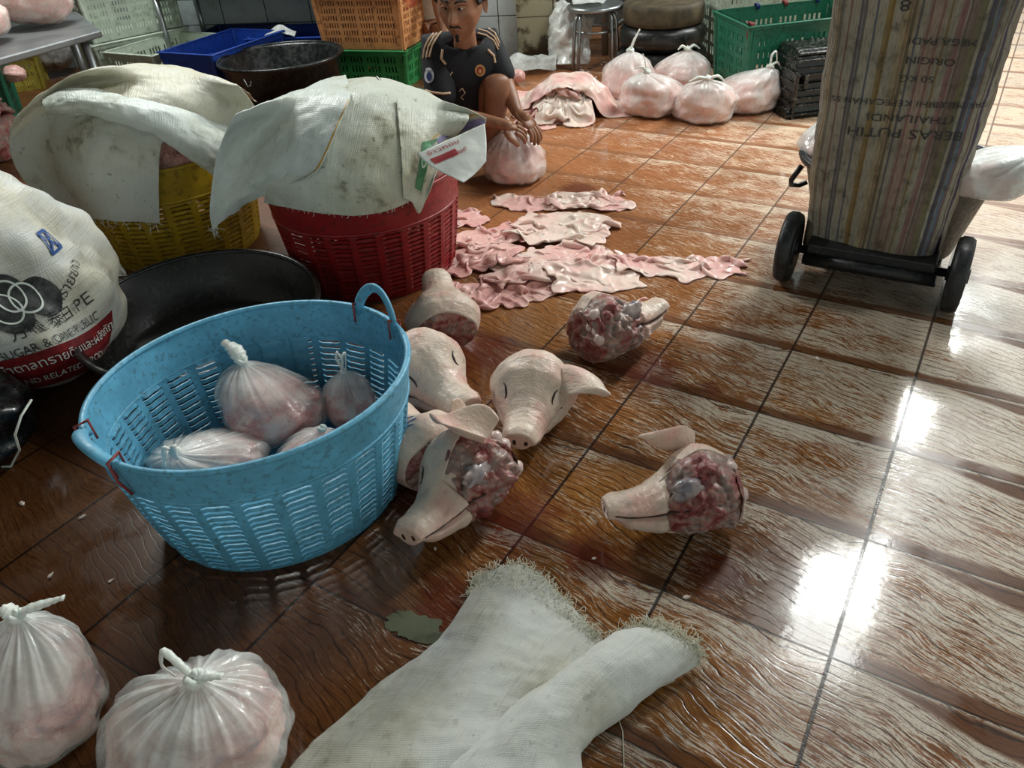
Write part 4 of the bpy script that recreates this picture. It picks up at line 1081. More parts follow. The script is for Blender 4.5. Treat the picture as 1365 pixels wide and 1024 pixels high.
o3, P3, LW3 = laid('bleached sack rolled along its edge across the top of the yellow basket heap', yb, [
    [(54, 128), (105, 118), (160, 126), (225, 140), (306, 170)], [(56, 134), (106, 128), (163, 138), (230, 156), (302, 190)], [(60, 146), (110, 142), (168, 155), (230, 178), (292, 214)], [(62, 152), (112, 152), (170, 166), (228, 194), (284, 233)]],
    M_SACKW, 3, .016, GY, lifts=[0, .035, .035, 0], uv=(.3, .9), amp=.009)
o5, P5, LW5 = laid('grimy white woven sack over the front of the red basket heap', rb, [
    [(-.68, 2.60, .42), (-.56, 2.66, .50), (-.42, 2.68, .53), (-.28, 2.66, .50), (-.16, 2.58, .42)],
    [(375, 165), (425, 130), (500, 114), (570, 128), (625, 156)], [(363, 210), (420, 180), (490, 165), (550, 175), (600, 190)], [(356, 248), (408, 240), (475, 236), (535, 228), (582, 206)], [(350, 271), (405, 281), (480, 287), (545, 270), (574, 228)]], M_SACKD, 5, .004, GR, uv=(.6, .7))
o6, P6, LW6 = laid('sack with green print and purple band at the right of the red basket', rb, [
    [(528, 132), (572, 130), (614, 142), (649, 158)], [(532, 175), (565, 168), (605, 170), (641, 174)], [(536, 225), (558, 214), (580, 205), (602, 196)], [(538, 264), (549, 270), (560, 284), (577, 240)]], M_SACKD, 6, .012, GR, uv=(.4, .4), fy=-.10, amp=.005)
o4, P4, LW4 = laid('white woven sack at the left of the red basket hanging to a torn point', rb, [
    [(-.80, 2.52, .36), (-.70, 2.60, .45), (-.58, 2.66, .52), (-.46, 2.62, .56)],
    [(318, 152), (365, 132), (415, 122), (468, 127)], [(292, 195), (338, 180), (390, 170), (455, 163)], [(283, 245), (316, 235), (368, 220), (436, 202)], [(280, 285), (302, 268), (346, 250), (424, 226)], [(284, 309), (294, 297), (328, 272), (402, 240)]], M_SACKW, 4, .014, GR, uv=(.6, .5), fy=-.16, amp=.008)
def hem(P, side, n_each, L, seed, parent, mat=None, lo=0.0, hi=1.0):
    E_ = {'v0': P[:, 0], 'v1': P[:, -1], 'u0': P[0], 'u1': P[-1]}[side]; k = len(E_); E_ = E_[int(lo * k):max(int(hi * k), 1)]
    threads(E_[::2], [(0, -.2, -.8)] * len(E_[::2]), n_each, L, .0007, seed, 'frayed_threads', mat or M_KNOT, parent, .6)
hem(P2, 'u1', 1, .035, 3, o2, lo=.3); hem(P4, 'u1', 2, .03, 4, o4, lo=.0, hi=.25); hem(P5, 'u1', 1, .010, 5, o5, lo=.1)
M_GREENP = plain('green_print', '3f7a52', .5, .1, .3, 60); M_PURP = plain('faded_purple_print', '8f86b0', .5, .1, .25, 60); M_REDP = plain('red_print', 'b4464a', .5); M_YELP = plain('yellow_print', 'c79a3a', .5)
wrap_band(P6, .50, .45, .86, .45, .085, LW6, M_GREENP, o6, .003); wrap_ring(P6, .66, .45, .024, .030, LW6, M_KNOT, o6, .005); wrap_band(P6, .60, .30, .72, .60, .006, LW6, M_KNOT, o6, .005)
wrap_band(P6, .10, .96, .55, .60, .05, LW6, M_PURP, o6, .003); wrap_band(P6, .02, .86, .52, .46, .008, LW6, M_YELP, o6, .003)
wrap_band(P4, .25, .985, .97, .985, .010, LW4, M_YELP, o4, .003)
# paper bag flap with red writing below the purple band
pf = [[aty(556, 205, 2.12), aty(602, 185, 2.16), aty(646, 165, 2.2)], [aty(575, 222, 2.10), aty(616, 204, 2.13), aty(648, 190, 2.17)], [aty(618, 243, 2.07), aty(633, 232, 2.1), aty(648, 215, 2.13)]]
PF = ruck(ctrl_surface(pf, 24, 24), .003, 20, 2); of = grid_mesh('paper_sack', PF, M_PAPER, None, .003, uv=(.15, .15)); tag(of, 'white printed flap with red writing at the right of the red basket', 'sack')
LF = (.13, .16); wrap_text(PF, 'ข้าวหอม', .25, .12, .022, PI / 2 * 1.0, LF, M_REDP, of, .004); wrap_text(PF, 'จำกัด ๒๕', .5, .15, .02, PI / 2, LF, M_REDP, of, .004)
wrap_band(PF, .42, .1, .42, .45, .02, LF, M_REDP, of, .003)
# black hook lying on the red basket's sacks
b = MB(); hk = [aty(445, 122, 2.40), aty(480, 125, 2.39), aty(508, 128, 2.37), aty(512, 122, 2.38), aty(507, 112, 2.42), aty(503, 108, 2.44)]
b.tube([Vector(cr([list(q) for q in hk], t)) + Vector((0, 0, .012)) for t in np.linspace(0, 5, 26)], .0035, 8); tag(b.build('meat_hook', M_BLACK), 'thin dark hook resting on top of the red basket sacks', 'hook')
# ------------------------------------------------------------------ printed sugar sack and black bin bag at the left edge
def sack_body(center, axes, lean, n, m, seed, wr=.02):
    P = np.zeros((n, m, 3))
    for i in range(n):
        for j in range(m):
            a = 2 * PI * i / (n - 1); f = j / (m - 1); z = f
            k = (1 - (2 * f - 1) ** 4) ** .5 if f < .5 else (1 - abs(2 * f - 1) ** 2.6) ** .55
            k = max(k, .02); c, s = math.cos(a), math.sin(a); e = 2 / 2.6
            x = axes[0] * k * math.copysign(abs(c) ** e, c); y = axes[1] * k * math.copysign(abs(s) ** e, s); zz = axes[2] * z
            q = Vector((x * 6 + seed, y * 6, zz * 6)); w_ = noise.noise(q) * wr + noise.noise(q * 2.6) * wr * .4
            P[i, j] = (center[0] + x * (1 + w_ * 3) + lean[0] * zz, center[1] + y * (1 + w_ * 3) + lean[1] * zz, max(.003, zz + w_ * .5))
    return P
SC = (-1.345, 1.86)
PS = sack_body(SC, (.33, .25, .60), (-.26, .10), 120, 70, 5, .05)
sg = grid_mesh('woven_sack', PS, M_SACKSUG, None, 0, uv=(1.5, .7)); tag(sg, 'printed white sugar sack with red band slumped at the left edge', 'sack')
LS = (1.75, .60)
NS = normals(PS)
# the side facing the camera is where the loop angle is about -60 degrees (u = .83)
sgn = -1 if NS[100, 35][1] > 0 else 1
def sp(fn, *a, **k):
    k['off'] = .003 * sgn; return fn(*a, **k)
sp(wrap_band, PS, .70, .20, .995, .20, .115, LS, M_REDBAND, sg)
M_INKW = M_KNOT
def st(txt, u, v, size, ang, mat, o=.005, sq=1.0): wrap_text(PS, txt, u, v, size, ang, LS, mat, sg, o * sgn, squash=sq)
st('น้ำตาลทรายดิบและผลิตภัณฑ์', .79, .228, .034, .0, M_INKW, .006); st('AND RELATED PRODUCTS', .80, .155, .026, .0, M_INKW, .006)
st('SUGAR & CANE PUBLIC', .805, .295, .030, .04, M_INKB, sq=.9); st('方糧 泰白 PE', .83, .365, .044, .05, M_INKB); st('ทรายขาว', .925, .44, .034, .5, M_INKB); st('ETHYL', .80, .43, .045, .03, M_INKB, sq=.8)
st('อยก จำกัด (มหาชน)', .875, .70, .052, .75, M_INKB)
for (cu, cv) in ((.865, .545), (.84, .60), (.905, .50), (.85, .47)): sp(wrap_ring, PS, cu, cv, .0, .052, LS, M_INKG, sg)
for (cu, cv) in ((.865, .545), (.885, .52), (.85, .50)): wrap_ring(PS, cu, cv, .036, .041, LS, M_INKW, sg, .006 * sgn)
for (a_, b_) in (((.955, .62), (.985, .62)), ((.955, .70), (.985, .70)), ((.955, .62), (.955, .70)), ((.985, .62), (.985, .70)), ((.955, .62), (.985, .70)), ((.955, .70), (.985, .62))):
    wrap_band(PS, a_[0], a_[1], b_[0], b_[1], .007, LS, M_INK, sg, .004 * sgn, n=10, k=1)
b = MB(); PB = sack_body((-1.36, 1.50), (.20, .17, .20), (.0, .0), 80, 50, 9, .07)
bb_ = grid_mesh('bin_bag', PB, M_BLACKBAG, None, 0); tag(bb_, 'shiny black bin bag on the floor at the left edge', 'bin bag')
b = MB(); b.tube([at(x, y, z) for x, y, z in ((42, 533, .16), (28, 555, .15), (20, 580, .12), (26, 600, .06), (15, 622, .004), (2, 622, .004))], .003, 6); b.build('drawstring', M_KNOT, bb_)
# clear plastic tucked behind the sugar sack
pc = [[aty(100, 300, 2.2), aty(120, 330, 2.15), aty(140, 365, 2.1)], [aty(120, 312, 2.3), aty(150, 345, 2.2), aty(168, 372, 2.12)], [aty(125, 335, 2.35), aty(160, 352, 2.3), aty(172, 378, 2.2)]]
tag(grid_mesh('plastic_sheet', ruck(ctrl_surface(pc, 30, 30), .012, 18, 4), M_FILM3, None, .001), 'crinkled clear plastic between the sugar sack and the yellow basket', 'plastic sheet')
# ------------------------------------------------------------------ empty frayed sack in the foreground
A_ = [  # rows run from the camera end to the mouth; columns left to right
    [(330, 1100, .01), (450, 1110, .035), (560, 1115, .045), (660, 1100, .04), (760, 1090, .02)],
    [(398, 1010, .008), (480, 1010, .04), (570, 1010, .05), (660, 1010, .045), (760, 1020, .02)],
    [(490, 925, .008), (555, 925, .04), (620, 930, .05), (690, 935, .04), (765, 965, .02)],
    [(565, 870, .006), (615, 865, .035), (665, 870, .045), (725, 890, .035), (800, 900, .02)],
    [(612, 815, .006), (650, 812, .03), (700, 820, .04), (755, 845, .035), (810, 875, .02)],
    [(640, 768, .006), (690, 752, .032), (735, 782, .036), (780, 828, .030), (815, 868, .018)]]
PA = ctrl_surface([[at(*q) for q in r] for r in A_], 110, 80)
PA = ruck(PA, .006, 8, 3, (1, 2, 1)); PA = ruck(PA, .0022, 30, 13, (1, 1.8, 1)); PA[..., 2] = np.maximum(PA[..., 2], .004)
fs = thing('woven_sack', 'empty off-white woven sack with a frayed open mouth in the foreground', 'sack', (0, 0, 0))
grid_mesh('upper_sheet', PA, M_SACK, fs, .0025, uv=(.6, .35))
B_ = [
    [(560, 1110, .045), (640, 1105, .075), (730, 1100, .07), (790, 1090, .02), (800, 1100, .004)],
    [(590, 1030, .048), (660, 1015, .075), (730, 1020, .07), (775, 1015, .03), (768, 1030, .004)],
    [(650, 975, .046), (705, 955, .085), (760, 960, .08), (788, 985, .035), (770, 1005, .004)],
    [(720, 915, .038), (755, 893, .088), (805, 905, .085), (838, 935, .04), (825, 958, .006)],
    [(790, 872, .026), (815, 850, .070), (860, 862, .075), (890, 895, .045), (880, 915, .012)],
    [(815, 858, .018), (850, 838, .050), (885, 840, .056), (925, 862, .048), (930, 885, .014)]]
PB_ = ctrl_surface([[at(*q) for q in r] for r in B_], 110, 70); PB_ = ruck(PB_, .007, 10, 8, (1, 1, 1)); PB_ = ruck(PB_, .0025, 30, 18); PB_[..., 2] = np.maximum(PB_[..., 2], .004)
grid_mesh('folded_edge', PB_, M_SACK, fs, .0025, uv=(.5, .25))
C3 = [[(700, 1100, .01), (740, 1090, .02), (790, 1100, .004)], [(690, 1010, .02), (740, 985, .025), (775, 1005, .004)], [(690, 960, .03), (730, 940, .03), (765, 965, .01)]]
tip = [tuple(p) for p in PA[-1]]; 
threads([PA[-1, j] for j in range(0, 80)], [(0.05, .5, .25)] * 80, 3, .022, .0006, 11, 'frayed_threads', M_THREAD, fs, .9)
threads([PA[-1 - i, j] + np.array([0, 0, .002]) for i in range(2, 14, 2) for j in range(2, 80, 3)], [(.3, .1, .6)] * 200, 2, .018, .0005, 12, 'frayed_threads', M_THREAD, fs, 1.2)
threads([PA[-1 - i, 0] for i in range(0, 14)], [(-.9, .3, .2)] * 14, 4, .026, .0006, 14, 'frayed_threads', M_THREAD, fs, .9)
threads([PB_[-1, j] for j in range(0, 70)], [(.25, .7, .25)] * 70, 5, .028, .0006, 13, 'frayed_threads', M_THREAD, fs, .9)
threads([PB_[-1 - i, j] + np.array([0, 0, .002]) for i in range(0, 8, 2) for j in range(2, 60, 3)], [(.3, .4, .6)] * 200, 2, .016, .0005, 16, 'frayed_threads', M_THREAD, fs, 1.2)
b = MB(); b.tube([at(x, y, z) for x, y, z in ((905, 893, .03), (898, 908, .01), (875, 918, .003), (835, 928, .003), (820, 945, .003), (830, 975, .003), (832, 1030, .003))], .0009, 5); b.build('loose_thread', M_THREAD, fs)
# ------------------------------------------------------------------ walls of the market
def m_tiles(name, base, grout, sx_, sz_, dirt, amt, gl=.25):
    t = NT(name); v = t.coord(); X, Y, Z = sep(t, v)
    fx = t.math('FRACT', t.math('MULTIPLY', X, 1 / sx_)); fz = t.math('FRACT', t.math('MULTIPLY', Z, 1 / sz_))
    j = t.math('MINIMUM', t.math('MINIMUM', fx, t.math('SUBTRACT', 1, fx)), t.math('MINIMUM', fz, t.math('SUBTRACT', 1, fz)))
    g = t.rmp(j, .006, .014, 1, 0); n = t.noise(v, 7, 5, .65); n2 = t.noise(v, 30, 4, .6); low = t.rmp(Z, .0, .35, .14, 0)
    c = t.mix(t.rmp(t.math('ADD', t.math('ADD', n, low), t.math('MULTIPLY', n2, .2)), .60, .80, 0, amt), lin(base), lin(dirt))
    c = t.mix(g, c, lin(grout)); return t.fin(c, gl, t.bump(t.math('SUBTRACT', n2, g), .2, .002))
M_TILEW = m_tiles('white_glazed_wall_tiles', 'b9c3c4', '3a3f40', .30, .25, '83827a', .35)
M_TILED = m_tiles('stained_cream_tiles', 'aaa68a', '3c3524', .30, .25, '3d3018', 1.0, .4)
def wall(name, x0, y0, x1, y1, h, mat, th=.12):
    L = math.hypot(x1 - x0, y1 - y0); b = MB(); b.box((L / 2, th / 2, h / 2), (L, th, h)); o = b.build(name, mat, None, smooth=False)
    o.location = (x0, y0, 0); o.rotation_euler = (0, 0, math.atan2(y1 - y0, x1 - x0)); return tag(o, kind='structure')
wall('wall_back', -4.6, 6.15, .245, 5.06, 2.9, M_TILEW)
wall('wall_right', .40, 5.9, 2.2, 5.55, 2.9, M_CONC)
pc_ = MB(); pc_.box((.20, .14, 1.45), (.235, .24, 2.9)); pl_ = pc_.build('wall_pillar', M_TILED, None, smooth=False); pl_.location = (.105, 4.985, 0); pl_.rotation_euler = (0, 0, -.10); tag(pl_, kind='structure')
wall('wall_left', -4.6, 6.1, -4.6, -1.5, 2.9, M_CONC)
c_ = MB(); c_.box((-1.2, 2.0, 3.05), (7.2, 8.6, .1)); tag(c_.build('ceiling', M_CEIL, None, smooth=False), kind='structure')
# ------------------------------------------------------------------ far right group
gy = math.atan2(3.67 - 3.62, .35)
cg = crate('crate', 'big dark green slotted crate with string ties behind the honeycomb box', (1.50, 4.05, 0), gy, (.62, .40, .36), M_GREEN, rows=5)
for k, (sx_, mt) in enumerate(((-.31, 0), (-.10, 1), (.05, 0), (.22, 1))):
    y_ = .20 if k else -.19; b = MB()
    for q in range(3): b.tube([(sx_ + q * .006, y_ - .012, .35), (sx_ + q * .006, y_ - .014, .37), (sx_ + q * .004, y_ + .016, .372), (sx_ + q * .007, y_ + .018, .30)], .004, 6)
    b.build('string_tie', [M_STRING, M_NAVY][mt], cg)
crate('crate', 'pale grey crate partly seen behind the dark green crate', (1.55, 4.75, 0), .15, (.62, .42, .42), M_WHITEP, rows=5)
crate('crate', 'second pale crate further right behind the dark green crate', (2.25, 4.7, 0), .1, (.60, .42, .40), M_WHITEP, rows=5)
# black honeycomb box
hb = thing('ribbed_box', 'dripping black ribbed plastic box with a slot between the pink bags and the cart', 'plastic box', (1.50, 3.70, 0), (0, 0, .12))
b = MB(); W0, W1 = .16, .11
prof = [(0, .17, 0), (.03, .17, -.005), (.05, .155, .0), (.15, .15, .01), (.17, .14, .03), (.25, .125, .05), (.28, .11, .08)]
for (z, w_, in_) in prof:
    for (x, y) in ((-w_, -.13 + in_), (w_, -.13 + in_), (w_, .13), (-w_, .13)): b.v.append((x, y, z))
for i in range(len(prof) - 1):
    for k in range(4):
        if k == 0 and i == 3: continue
        b.f.append((i * 4 + k, i * 4 + (k + 1) % 4, (i + 1) * 4 + (k + 1) % 4, (i + 1) * 4 + k)); b.m.append(0)
n_ = (len(prof) - 1) * 4; b.f.append((n_, n_ + 1, n_ + 2, n_ + 3)); b.m.append(0)
bo = b.build('box_shell', M_BLACKW, hb, smooth=False); md = bo.modifiers.new('t', 'SOLIDIFY'); md.thickness = .012; bevel(bo, .01, 3)
b = MB()
for z, w_, y in ((.02, .175, -.14), (.06, .16, -.137), (.09, .158, -.137), (.12, .155, -.134), (.185, .14, -.11), (.21, .135, -.10), (.24, .13, -.09), (.265, .12, -.07)): b.box((0, y, z), (w_ * 2, .018, .010))
for s_ in (-1, 1):
    b.box((s_ * .10, -.125, .16), (.02, .03, .06)); b.box((s_ * .145, -.13, .10), (.015, .03, .2))
    for k in range(6): b.box((s_ * (.165 - .006 * k), 0, .03 + .042 * k), (.016, .24, .010))
bevel(b.build('ribs', M_BLACKW, hb, smooth=False), .003)
b = MB(); b.box((0, -.05, .13), (.2, .10, .1)); b.build('dark_inside', M_BLACK, hb, smooth=False)
# tied bags of pink pieces
GB = 'tied bags of pink skin pieces at the back'
def bag_bk(label, px, size, knot, seed, ears, film=None): 
    p = at(*px); return tied_bag(label, (p.x, p.y, 0), size, knot, seed, ears, film or M_FILM3B, M_FATM, group=GB, n=72, m=44, pleat=.09, lump=.09)
bag_bk('far left pink bag at the back with one ear standing up', (838, 128), (.145, .14, .22), (.0, -.01), 31, [([(0, 0, 0), (.02, 0, .05), (.045, 0, .095)], .014)])
bag_bk('pink bag at the back whose knot leans left, in front of the far left one', (868, 150), (.15, .14, .20), (-.04, -.05), 32, [([(0, 0, 0), (-.03, -.02, .03), (-.06, -.02, .02)], .012), ([(0, 0, 0), (-.01, 0, .05), (-.02, 0, .08)], .008)])
bag_bk('pink bag furthest back in the row with two short ears', (908, 122), (.15, .14, .20), (.02, .0), 33, [([(0, 0, 0), (.03, 0, .02), (.06, 0, .0)], .014), ([(0, 0, 0), (-.03, 0, .02), (-.05, 0, .0)], .014)])
bag_bk('round pink bag nearest the camera in the row, tied in a flat bow', (938, 158), (.15, .135, .19), (-.01, -.05), 34, [([(0, 0, 0), (.045, -.01, .012), (.08, 0, -.02)], .014), ([(0, 0, 0), (-.045, -.01, .012), (-.085, 0, -.01)], .014)])
bag_bk('pink bag with a looped handle beside the black ribbed box', (992, 145), (.155, .135, .19), (.09, -.03), 35, [([(0, 0, 0), (.0, 0, .05), (.02, 0, .07), (.03, 0, .01)], .010), ([(0, 0, 0), (.03, 0, .02), (.06, 0, -.02)], .010)])
# chopping block on tyres
def chop_block():
    r = thing('chopping_block', 'round wooden chopping block resting on stacked black tyres', 'chopping block', (.985, 4.62, 0))
    b = MB(); b.lathe([(.001, .36), (.20, .355), (.215, .35), (.22, .33), (.222, .28), (.215, .25), (.20, .242), (.001, .242)], 48); b.build('wooden_block', M_BLOCK, r)
    for z, R in ((.0, .25), (.125, .235)):
        b = MB(); pts = [(R - .075, z + .01), (R - .02, z + .004), (R, z + .03), (R + .004, z + .06), (R, z + .09), (R - .02, z + .115), (R - .075, z + .112), (R - .085, z + .06)]
        b.lathe(pts, 56, closed=True); b.build('tyre', M_BLACKD, r)
    return r
chop_block()
b = MB(); b.box((0, 0, .23), (.40, .20, .46)); b.box((0, -.01, .475), (.43, .22, .03))
o = b.build('concrete_block', M_CONCD, None, smooth=False); o.location = (1.22, 5.05, 0); o.rotation_euler = (0, 0, -.2); bevel(o, .01); tag(o, 'mossy concrete block standing behind the chopping block', 'concrete block')
cl = [[(1.32, 4.98, .47), (1.40, 4.96, .485), (1.46, 4.95, .47)], [(1.30, 4.92, .49), (1.38, 4.90, .50), (1.47, 4.89, .46)], [(1.30, 4.88, .42), (1.38, 4.87, .36), (1.46, 4.86, .40)], [(1.31, 4.87, .36), (1.36, 4.86, .22), (1.42, 4.86, .35)]]
tag(grid_mesh('white_cloth', ruck(ctrl_surface(cl, 24, 24), .006, 14, 3), M_KNOT, None, .003), 'white cloth hanging over the corner of the concrete block', 'cloth')
# stool
st_ = thing('metal_stool', 'low round stainless steel stool beside the stained pillar', 'stool', (.63, 4.78, 0), (0, 0, .3))
b = MB(); b.lathe([(.001, .335), (.14, .335), (.158, .330), (.162, .318), (.158, .308), (.14, .305), (.001, .305)], 48); b.build('seat', M_STEEL, st_)
b = MB(); b.tube([(.12 * math.cos(a), .12 * math.sin(a), .20) for a in np.linspace(0, 2 * PI, 33)[:-1]], .007, 8, closed=True); b.build('foot_ring', M_STEEL, st_)
for k in range(4):
    a = k * PI / 2 - 1.2; b = MB()
    for e in (-.13, .13):
        b.tube([(.09 * math.cos(a + e * .2), .09 * math.sin(a + e * .2), .305), (.125 * math.cos(a + e * .4), .125 * math.sin(a + e * .4), .30), (.145 * math.cos(a + e), .145 * math.sin(a + e), .26), (.155 * math.cos(a + e), .155 * math.sin(a + e), .15), (.165 * math.cos(a + e), .165 * math.sin(a + e), .004)], .010, 8)
    b.build('leg', M_STEEL, st_)
def crumple_bag(label, pts, mat, seed, amp=.03, name='plastic_bag', cat='plastic bag'):
    P = ruck(ctrl_surface(pts, 44, 44), amp, 9, seed); P = ruck(P, amp * .35, 26, seed + 3); P[..., 2] = np.maximum(P[..., 2], .004)
    return tag(grid_mesh(name, P, mat, None, .0015), label, cat)
crumple_bag('folded plastic bag lying on the metal stool seat', [[(.50, 4.72, .345), (.56, 4.66, .36), (.66, 4.68, .345)], [(.50, 4.78, .36), (.58, 4.76, .38), (.69, 4.76, .36)], [(.54, 4.86, .345), (.60, 4.86, .36), (.68, 4.86, .345)]], M_FILM3, 2, .01)
crumple_bag('large crumpled clear plastic bag slumped against the pillar behind the stool', [[(.36, 4.86, .004), (.36, 4.92, .14), (.40, 4.94, .29), (.46, 4.95, .33)], [(.42, 4.74, .03), (.40, 4.78, .17), (.43, 4.80, .29), (.50, 4.84, .32)], [(.52, 4.72, .03), (.52, 4.76, .16), (.53, 4.80, .24), (.56, 4.86, .28)], [(.60, 4.80, .004), (.62, 4.84, .10), (.62, 4.86, .2), (.62, 4.92, .25)]], M_FILM3, 5, .035)
crumple_bag('flattened clear plastic bag on the floor at the foot of the pillar', [[(.02, 4.72, .004), (.06, 4.80, .06), (.10, 4.90, .03)], [(.14, 4.66, .03), (.16, 4.76, .09), (.18, 4.86, .04)], [(.28, 4.66, .03), (.30, 4.76, .09), (.30, 4.86, .05)], [(.40, 4.72, .004), (.40, 4.78, .06), (.40, 4.84, .03)]], M_FILM3, 8, .02)
jb = thing('bottle', 'small dark bottle with a yellow band among the plastic at the wall foot', 'bottle', (.125, 4.60, .03), (PI / 2 - .15, 0, .3))
b = MB(); b.lathe([(.001, 0), (.028, 0), (.030, .01), (.030, .05), (.026, .06), (.001, .06)], 20); b.build('cap', M_BLACK, jb)
b = MB(); b.lathe([(.026, .058), (.031, .062), (.031, .09), (.028, .095)], 20); b.build('yellow_band', M_YELP, jb)
b = MB(); b.lathe([(.028, .093), (.034, .10), (.034, .15), (.001, .16)], 20); b.build('bottle_body', M_HIDEP, jb)
# steel frame table behind the stool and its dark shelf
fr = thing('steel_rack', 'steel pipe rack standing behind the stool and chopping block', 'rack', (0, 0, 0))
for x, y in ((.72, 5.02), (1.9, 4.95)):
    b = MB(); b.tube([(x, y, 0), (x, y, .9)], .022, 12); b.build('post', M_STEEL, fr)
b = MB(); b.tube([(.45, 5.2, .36), (2.0, 5.1, .36)], .012, 8); b.build('rail', M_STEEL, fr); b = MB(); b.box((1.2, 5.25, .34), (1.6, .3, .02)); b.build('shelf', M_BLACK, fr, smooth=False)
b = MB(); b.tube([(.72, 5.02, .12), (.98, 4.95, .30)], .013, 8); b.build('brace', M_STEEL, fr)
# scraps scattered by the wall
def scrap_shape(seed):
    rr = random.Random(seed); b = MB(); V = []
    for i in range(7):
        for k in range(8):
            a = PI * i / 6; b_ = 2 * PI * k / 8; r = 1 + .45 * rr.uniform(-1, 1)
            V.append((math.cos(a) * 1.5 * r, math.sin(a) * math.cos(b_) * r * .8, max(-.4, math.sin(a) * math.sin(b_) * .5 * r) + .4))
    b.add(V, [(i * 8 + k, (i + 1) * 8 + k, (i + 1) * 8 + (k + 1) % 8, i * 8 + (k + 1) % 8) for i in range(6) for k in range(8)]); return b
protos = []
for s_ in range(4):
    o = scrap_shape(s_).build('meat_scrap', (M_SCRAP, M_FATM, M_FLESH, M_SCRAP)[s_]); protos.append(o)
rr = random.Random(5); spots = []
KN = ('pale fat', 'pink skin', 'dark red', 'whitish bone')
def scrap(k, x, y, sc_, label, group):
    if group: label = label % KN[k]
    o = protos[k] if not protos[k].get('label') else protos[k].copy()
    if o is not protos[k]: COL.objects.link(o)
    o.location = (x, y, 0); o.scale = (sc_, sc_, sc_); o.rotation_euler = (0, 0, rr.uniform(0, 6)); tag(o, label, 'meat scrap', group)
for _ in range(46):
    p = at(rr.uniform(895, 985), rr.uniform(60, 96)); scrap(rr.randrange(4), p.x, p.y, rr.uniform(.008, .018), 'small %s scrap littering the floor right of the chopping block', 'scraps right of the chopping block')
for _ in range(26):
    p = at(rr.uniform(735, 830), rr.uniform(72, 112)); scrap(rr.randrange(4), p.x, p.y, rr.uniform(.006, .013), 'small %s scrap on the dark floor around the stool legs', 'scraps around the stool')
for px, s_, lb in (((1090, 479), .009, 'white fat crumb on the tile near the left glare spot'), ((1140, 361), .006, 'tiny crumb on the tiles below the cart axle'), ((868, 411), .006, 'crumb between the long hide and the cut head'), ((915, 797), .008, 'greyish crumb above the frayed sack mouth'), ((148, 775), .006, 'pale crumb on the dark tiles left of the blue basket'), ((68, 768), .008, 'translucent scrap on the dark tiles at the left'), ((580, 732), .005, 'tiny white crumb just below the nearest snout'), ((792, 745), .005, 'tiny white crumb on the tile below the right head'), ((110, 690), .008, 'clear scrap on a dark tile under the bin bag'), ((30, 672), .009, 'pale wet scrap at the far left tile')):
    p = at(*px); scrap(0, p.x, p.y, s_ * .6, lb, None)
b = MB(); p = at(856, 404); b.tube([(p.x + .016 * math.cos(a), p.y + .012 * math.sin(a), .006 + .004 * math.sin(a * 2)) for a in np.linspace(.3, 5.6, 20)], .004, 6); tag(b.build('gristle_ring', M_FATM), 'curled ring of gristle on the tile above the skull-cut head', 'meat scrap')
p = at(552, 836); b = MB(); V = [(p.x, p.y, .0025)]
for k in range(72):
    a = 2 * PI * k / 72; r = 1 + .3 * noise.noise(Vector((math.cos(a) * 1.5, math.sin(a) * 1.5, 4))) + .25 * noise.noise(Vector((math.cos(a) * 6, math.sin(a) * 6, 4))); V.append((p.x + .052 * r * math.cos(a - .5), p.y + .024 * r * math.sin(a - .5) - .02 * math.cos(a), .0015))
b.add(V, [(0, 1 + k, 1 + (k + 1) % 72) for k in range(72)]); tag(b.build('grey_patch', M_MUD), 'grey green patch of mud on the tile left of the frayed sack', 'mud', kind=None)
# ------------------------------------------------------------------ crates and tubs along the back left
yo = math.atan2(-.186, .497)
def cpos(c, back, along=0): d = Vector((math.cos(yo), math.sin(yo))); n_ = Vector((-d.y, d.x)); return (c[0] + d.x * along + n_.x * back, c[1] + d.y * along + n_.y * back)
cc = cpos((-.69, 4.66), .17)
crate('crate', 'bright green crate holding up the orange crates', (cc[0], cc[1], 0), yo, (.50, .34, .205), M_GREENB, rows=3, rim=.03)
co = crate('crate', 'dirty orange slotted crate stacked on the green crate', (cc[0], cc[1], .205), yo, (.53, .36, .30), M_ORANGE, pat_long=(6, 6, 6, 6), pat_short=(4, 4, 4), rows=6, rim=.035)
crate('crate', 'second orange crate at the top edge, nested on the lower orange one', (cc[0], cc[1], .505), yo, (.54, .37, .28), M_ORANGE, pat_long=(6, 6, 6, 6), rows=6, rim=.03)
for txt_, x_, z_, par, mt in (('เจ๊แดง', -.13, .06, 1, M_YELP),):
    V, F = text_shape(txt_); b = MB(); b.add([(x_ + vx * .09, -.172, .205 - .13 + vy * .06) for vx, vy in V], F)
V, F = text_shape('เจ๊นิ'); b = MB(); b.add([(-.02 + vx * .06, -.158 - .0 , .10 + vy * .045) for vx, vy in V], F); w_ = b.build('painted_writing', M_YELP, D.objects['crate.003'] if 'crate.003' in D.objects else co, smooth=False)
V, F = text_shape('วันชัย'); b = MB(); b.add([(.262 + .012 + (.20 + vy * .06) / .30 * 0, -.14 + vx * .09, .20 + vy * .075) for vx, vy in V], F); b.build('painted_writing', M_REDPAINT, co, smooth=False)
tb = thing('plastic_tub', 'tall black round tub between the blue crate and the orange crates', 'tub', (-1.085, 4.36, 0))
b = MB(); b.lathe([(.001, .012), (.24, .012), (.262, .03), (.30, .26), (.318, .272), (.325, .27), (.326, .258), (.309, .25), (.272, .004), (.001, .002)], 64); b.build('tub_body', M_BLACK, tb)
b = MB(); b.tube([(.322 * math.cos(a), .322 * math.sin(a), .268) for a in np.linspace(0, 2 * PI, 65)[:-1]], .009, 8, closed=True); b.build('rim', M_BLACK, tb)
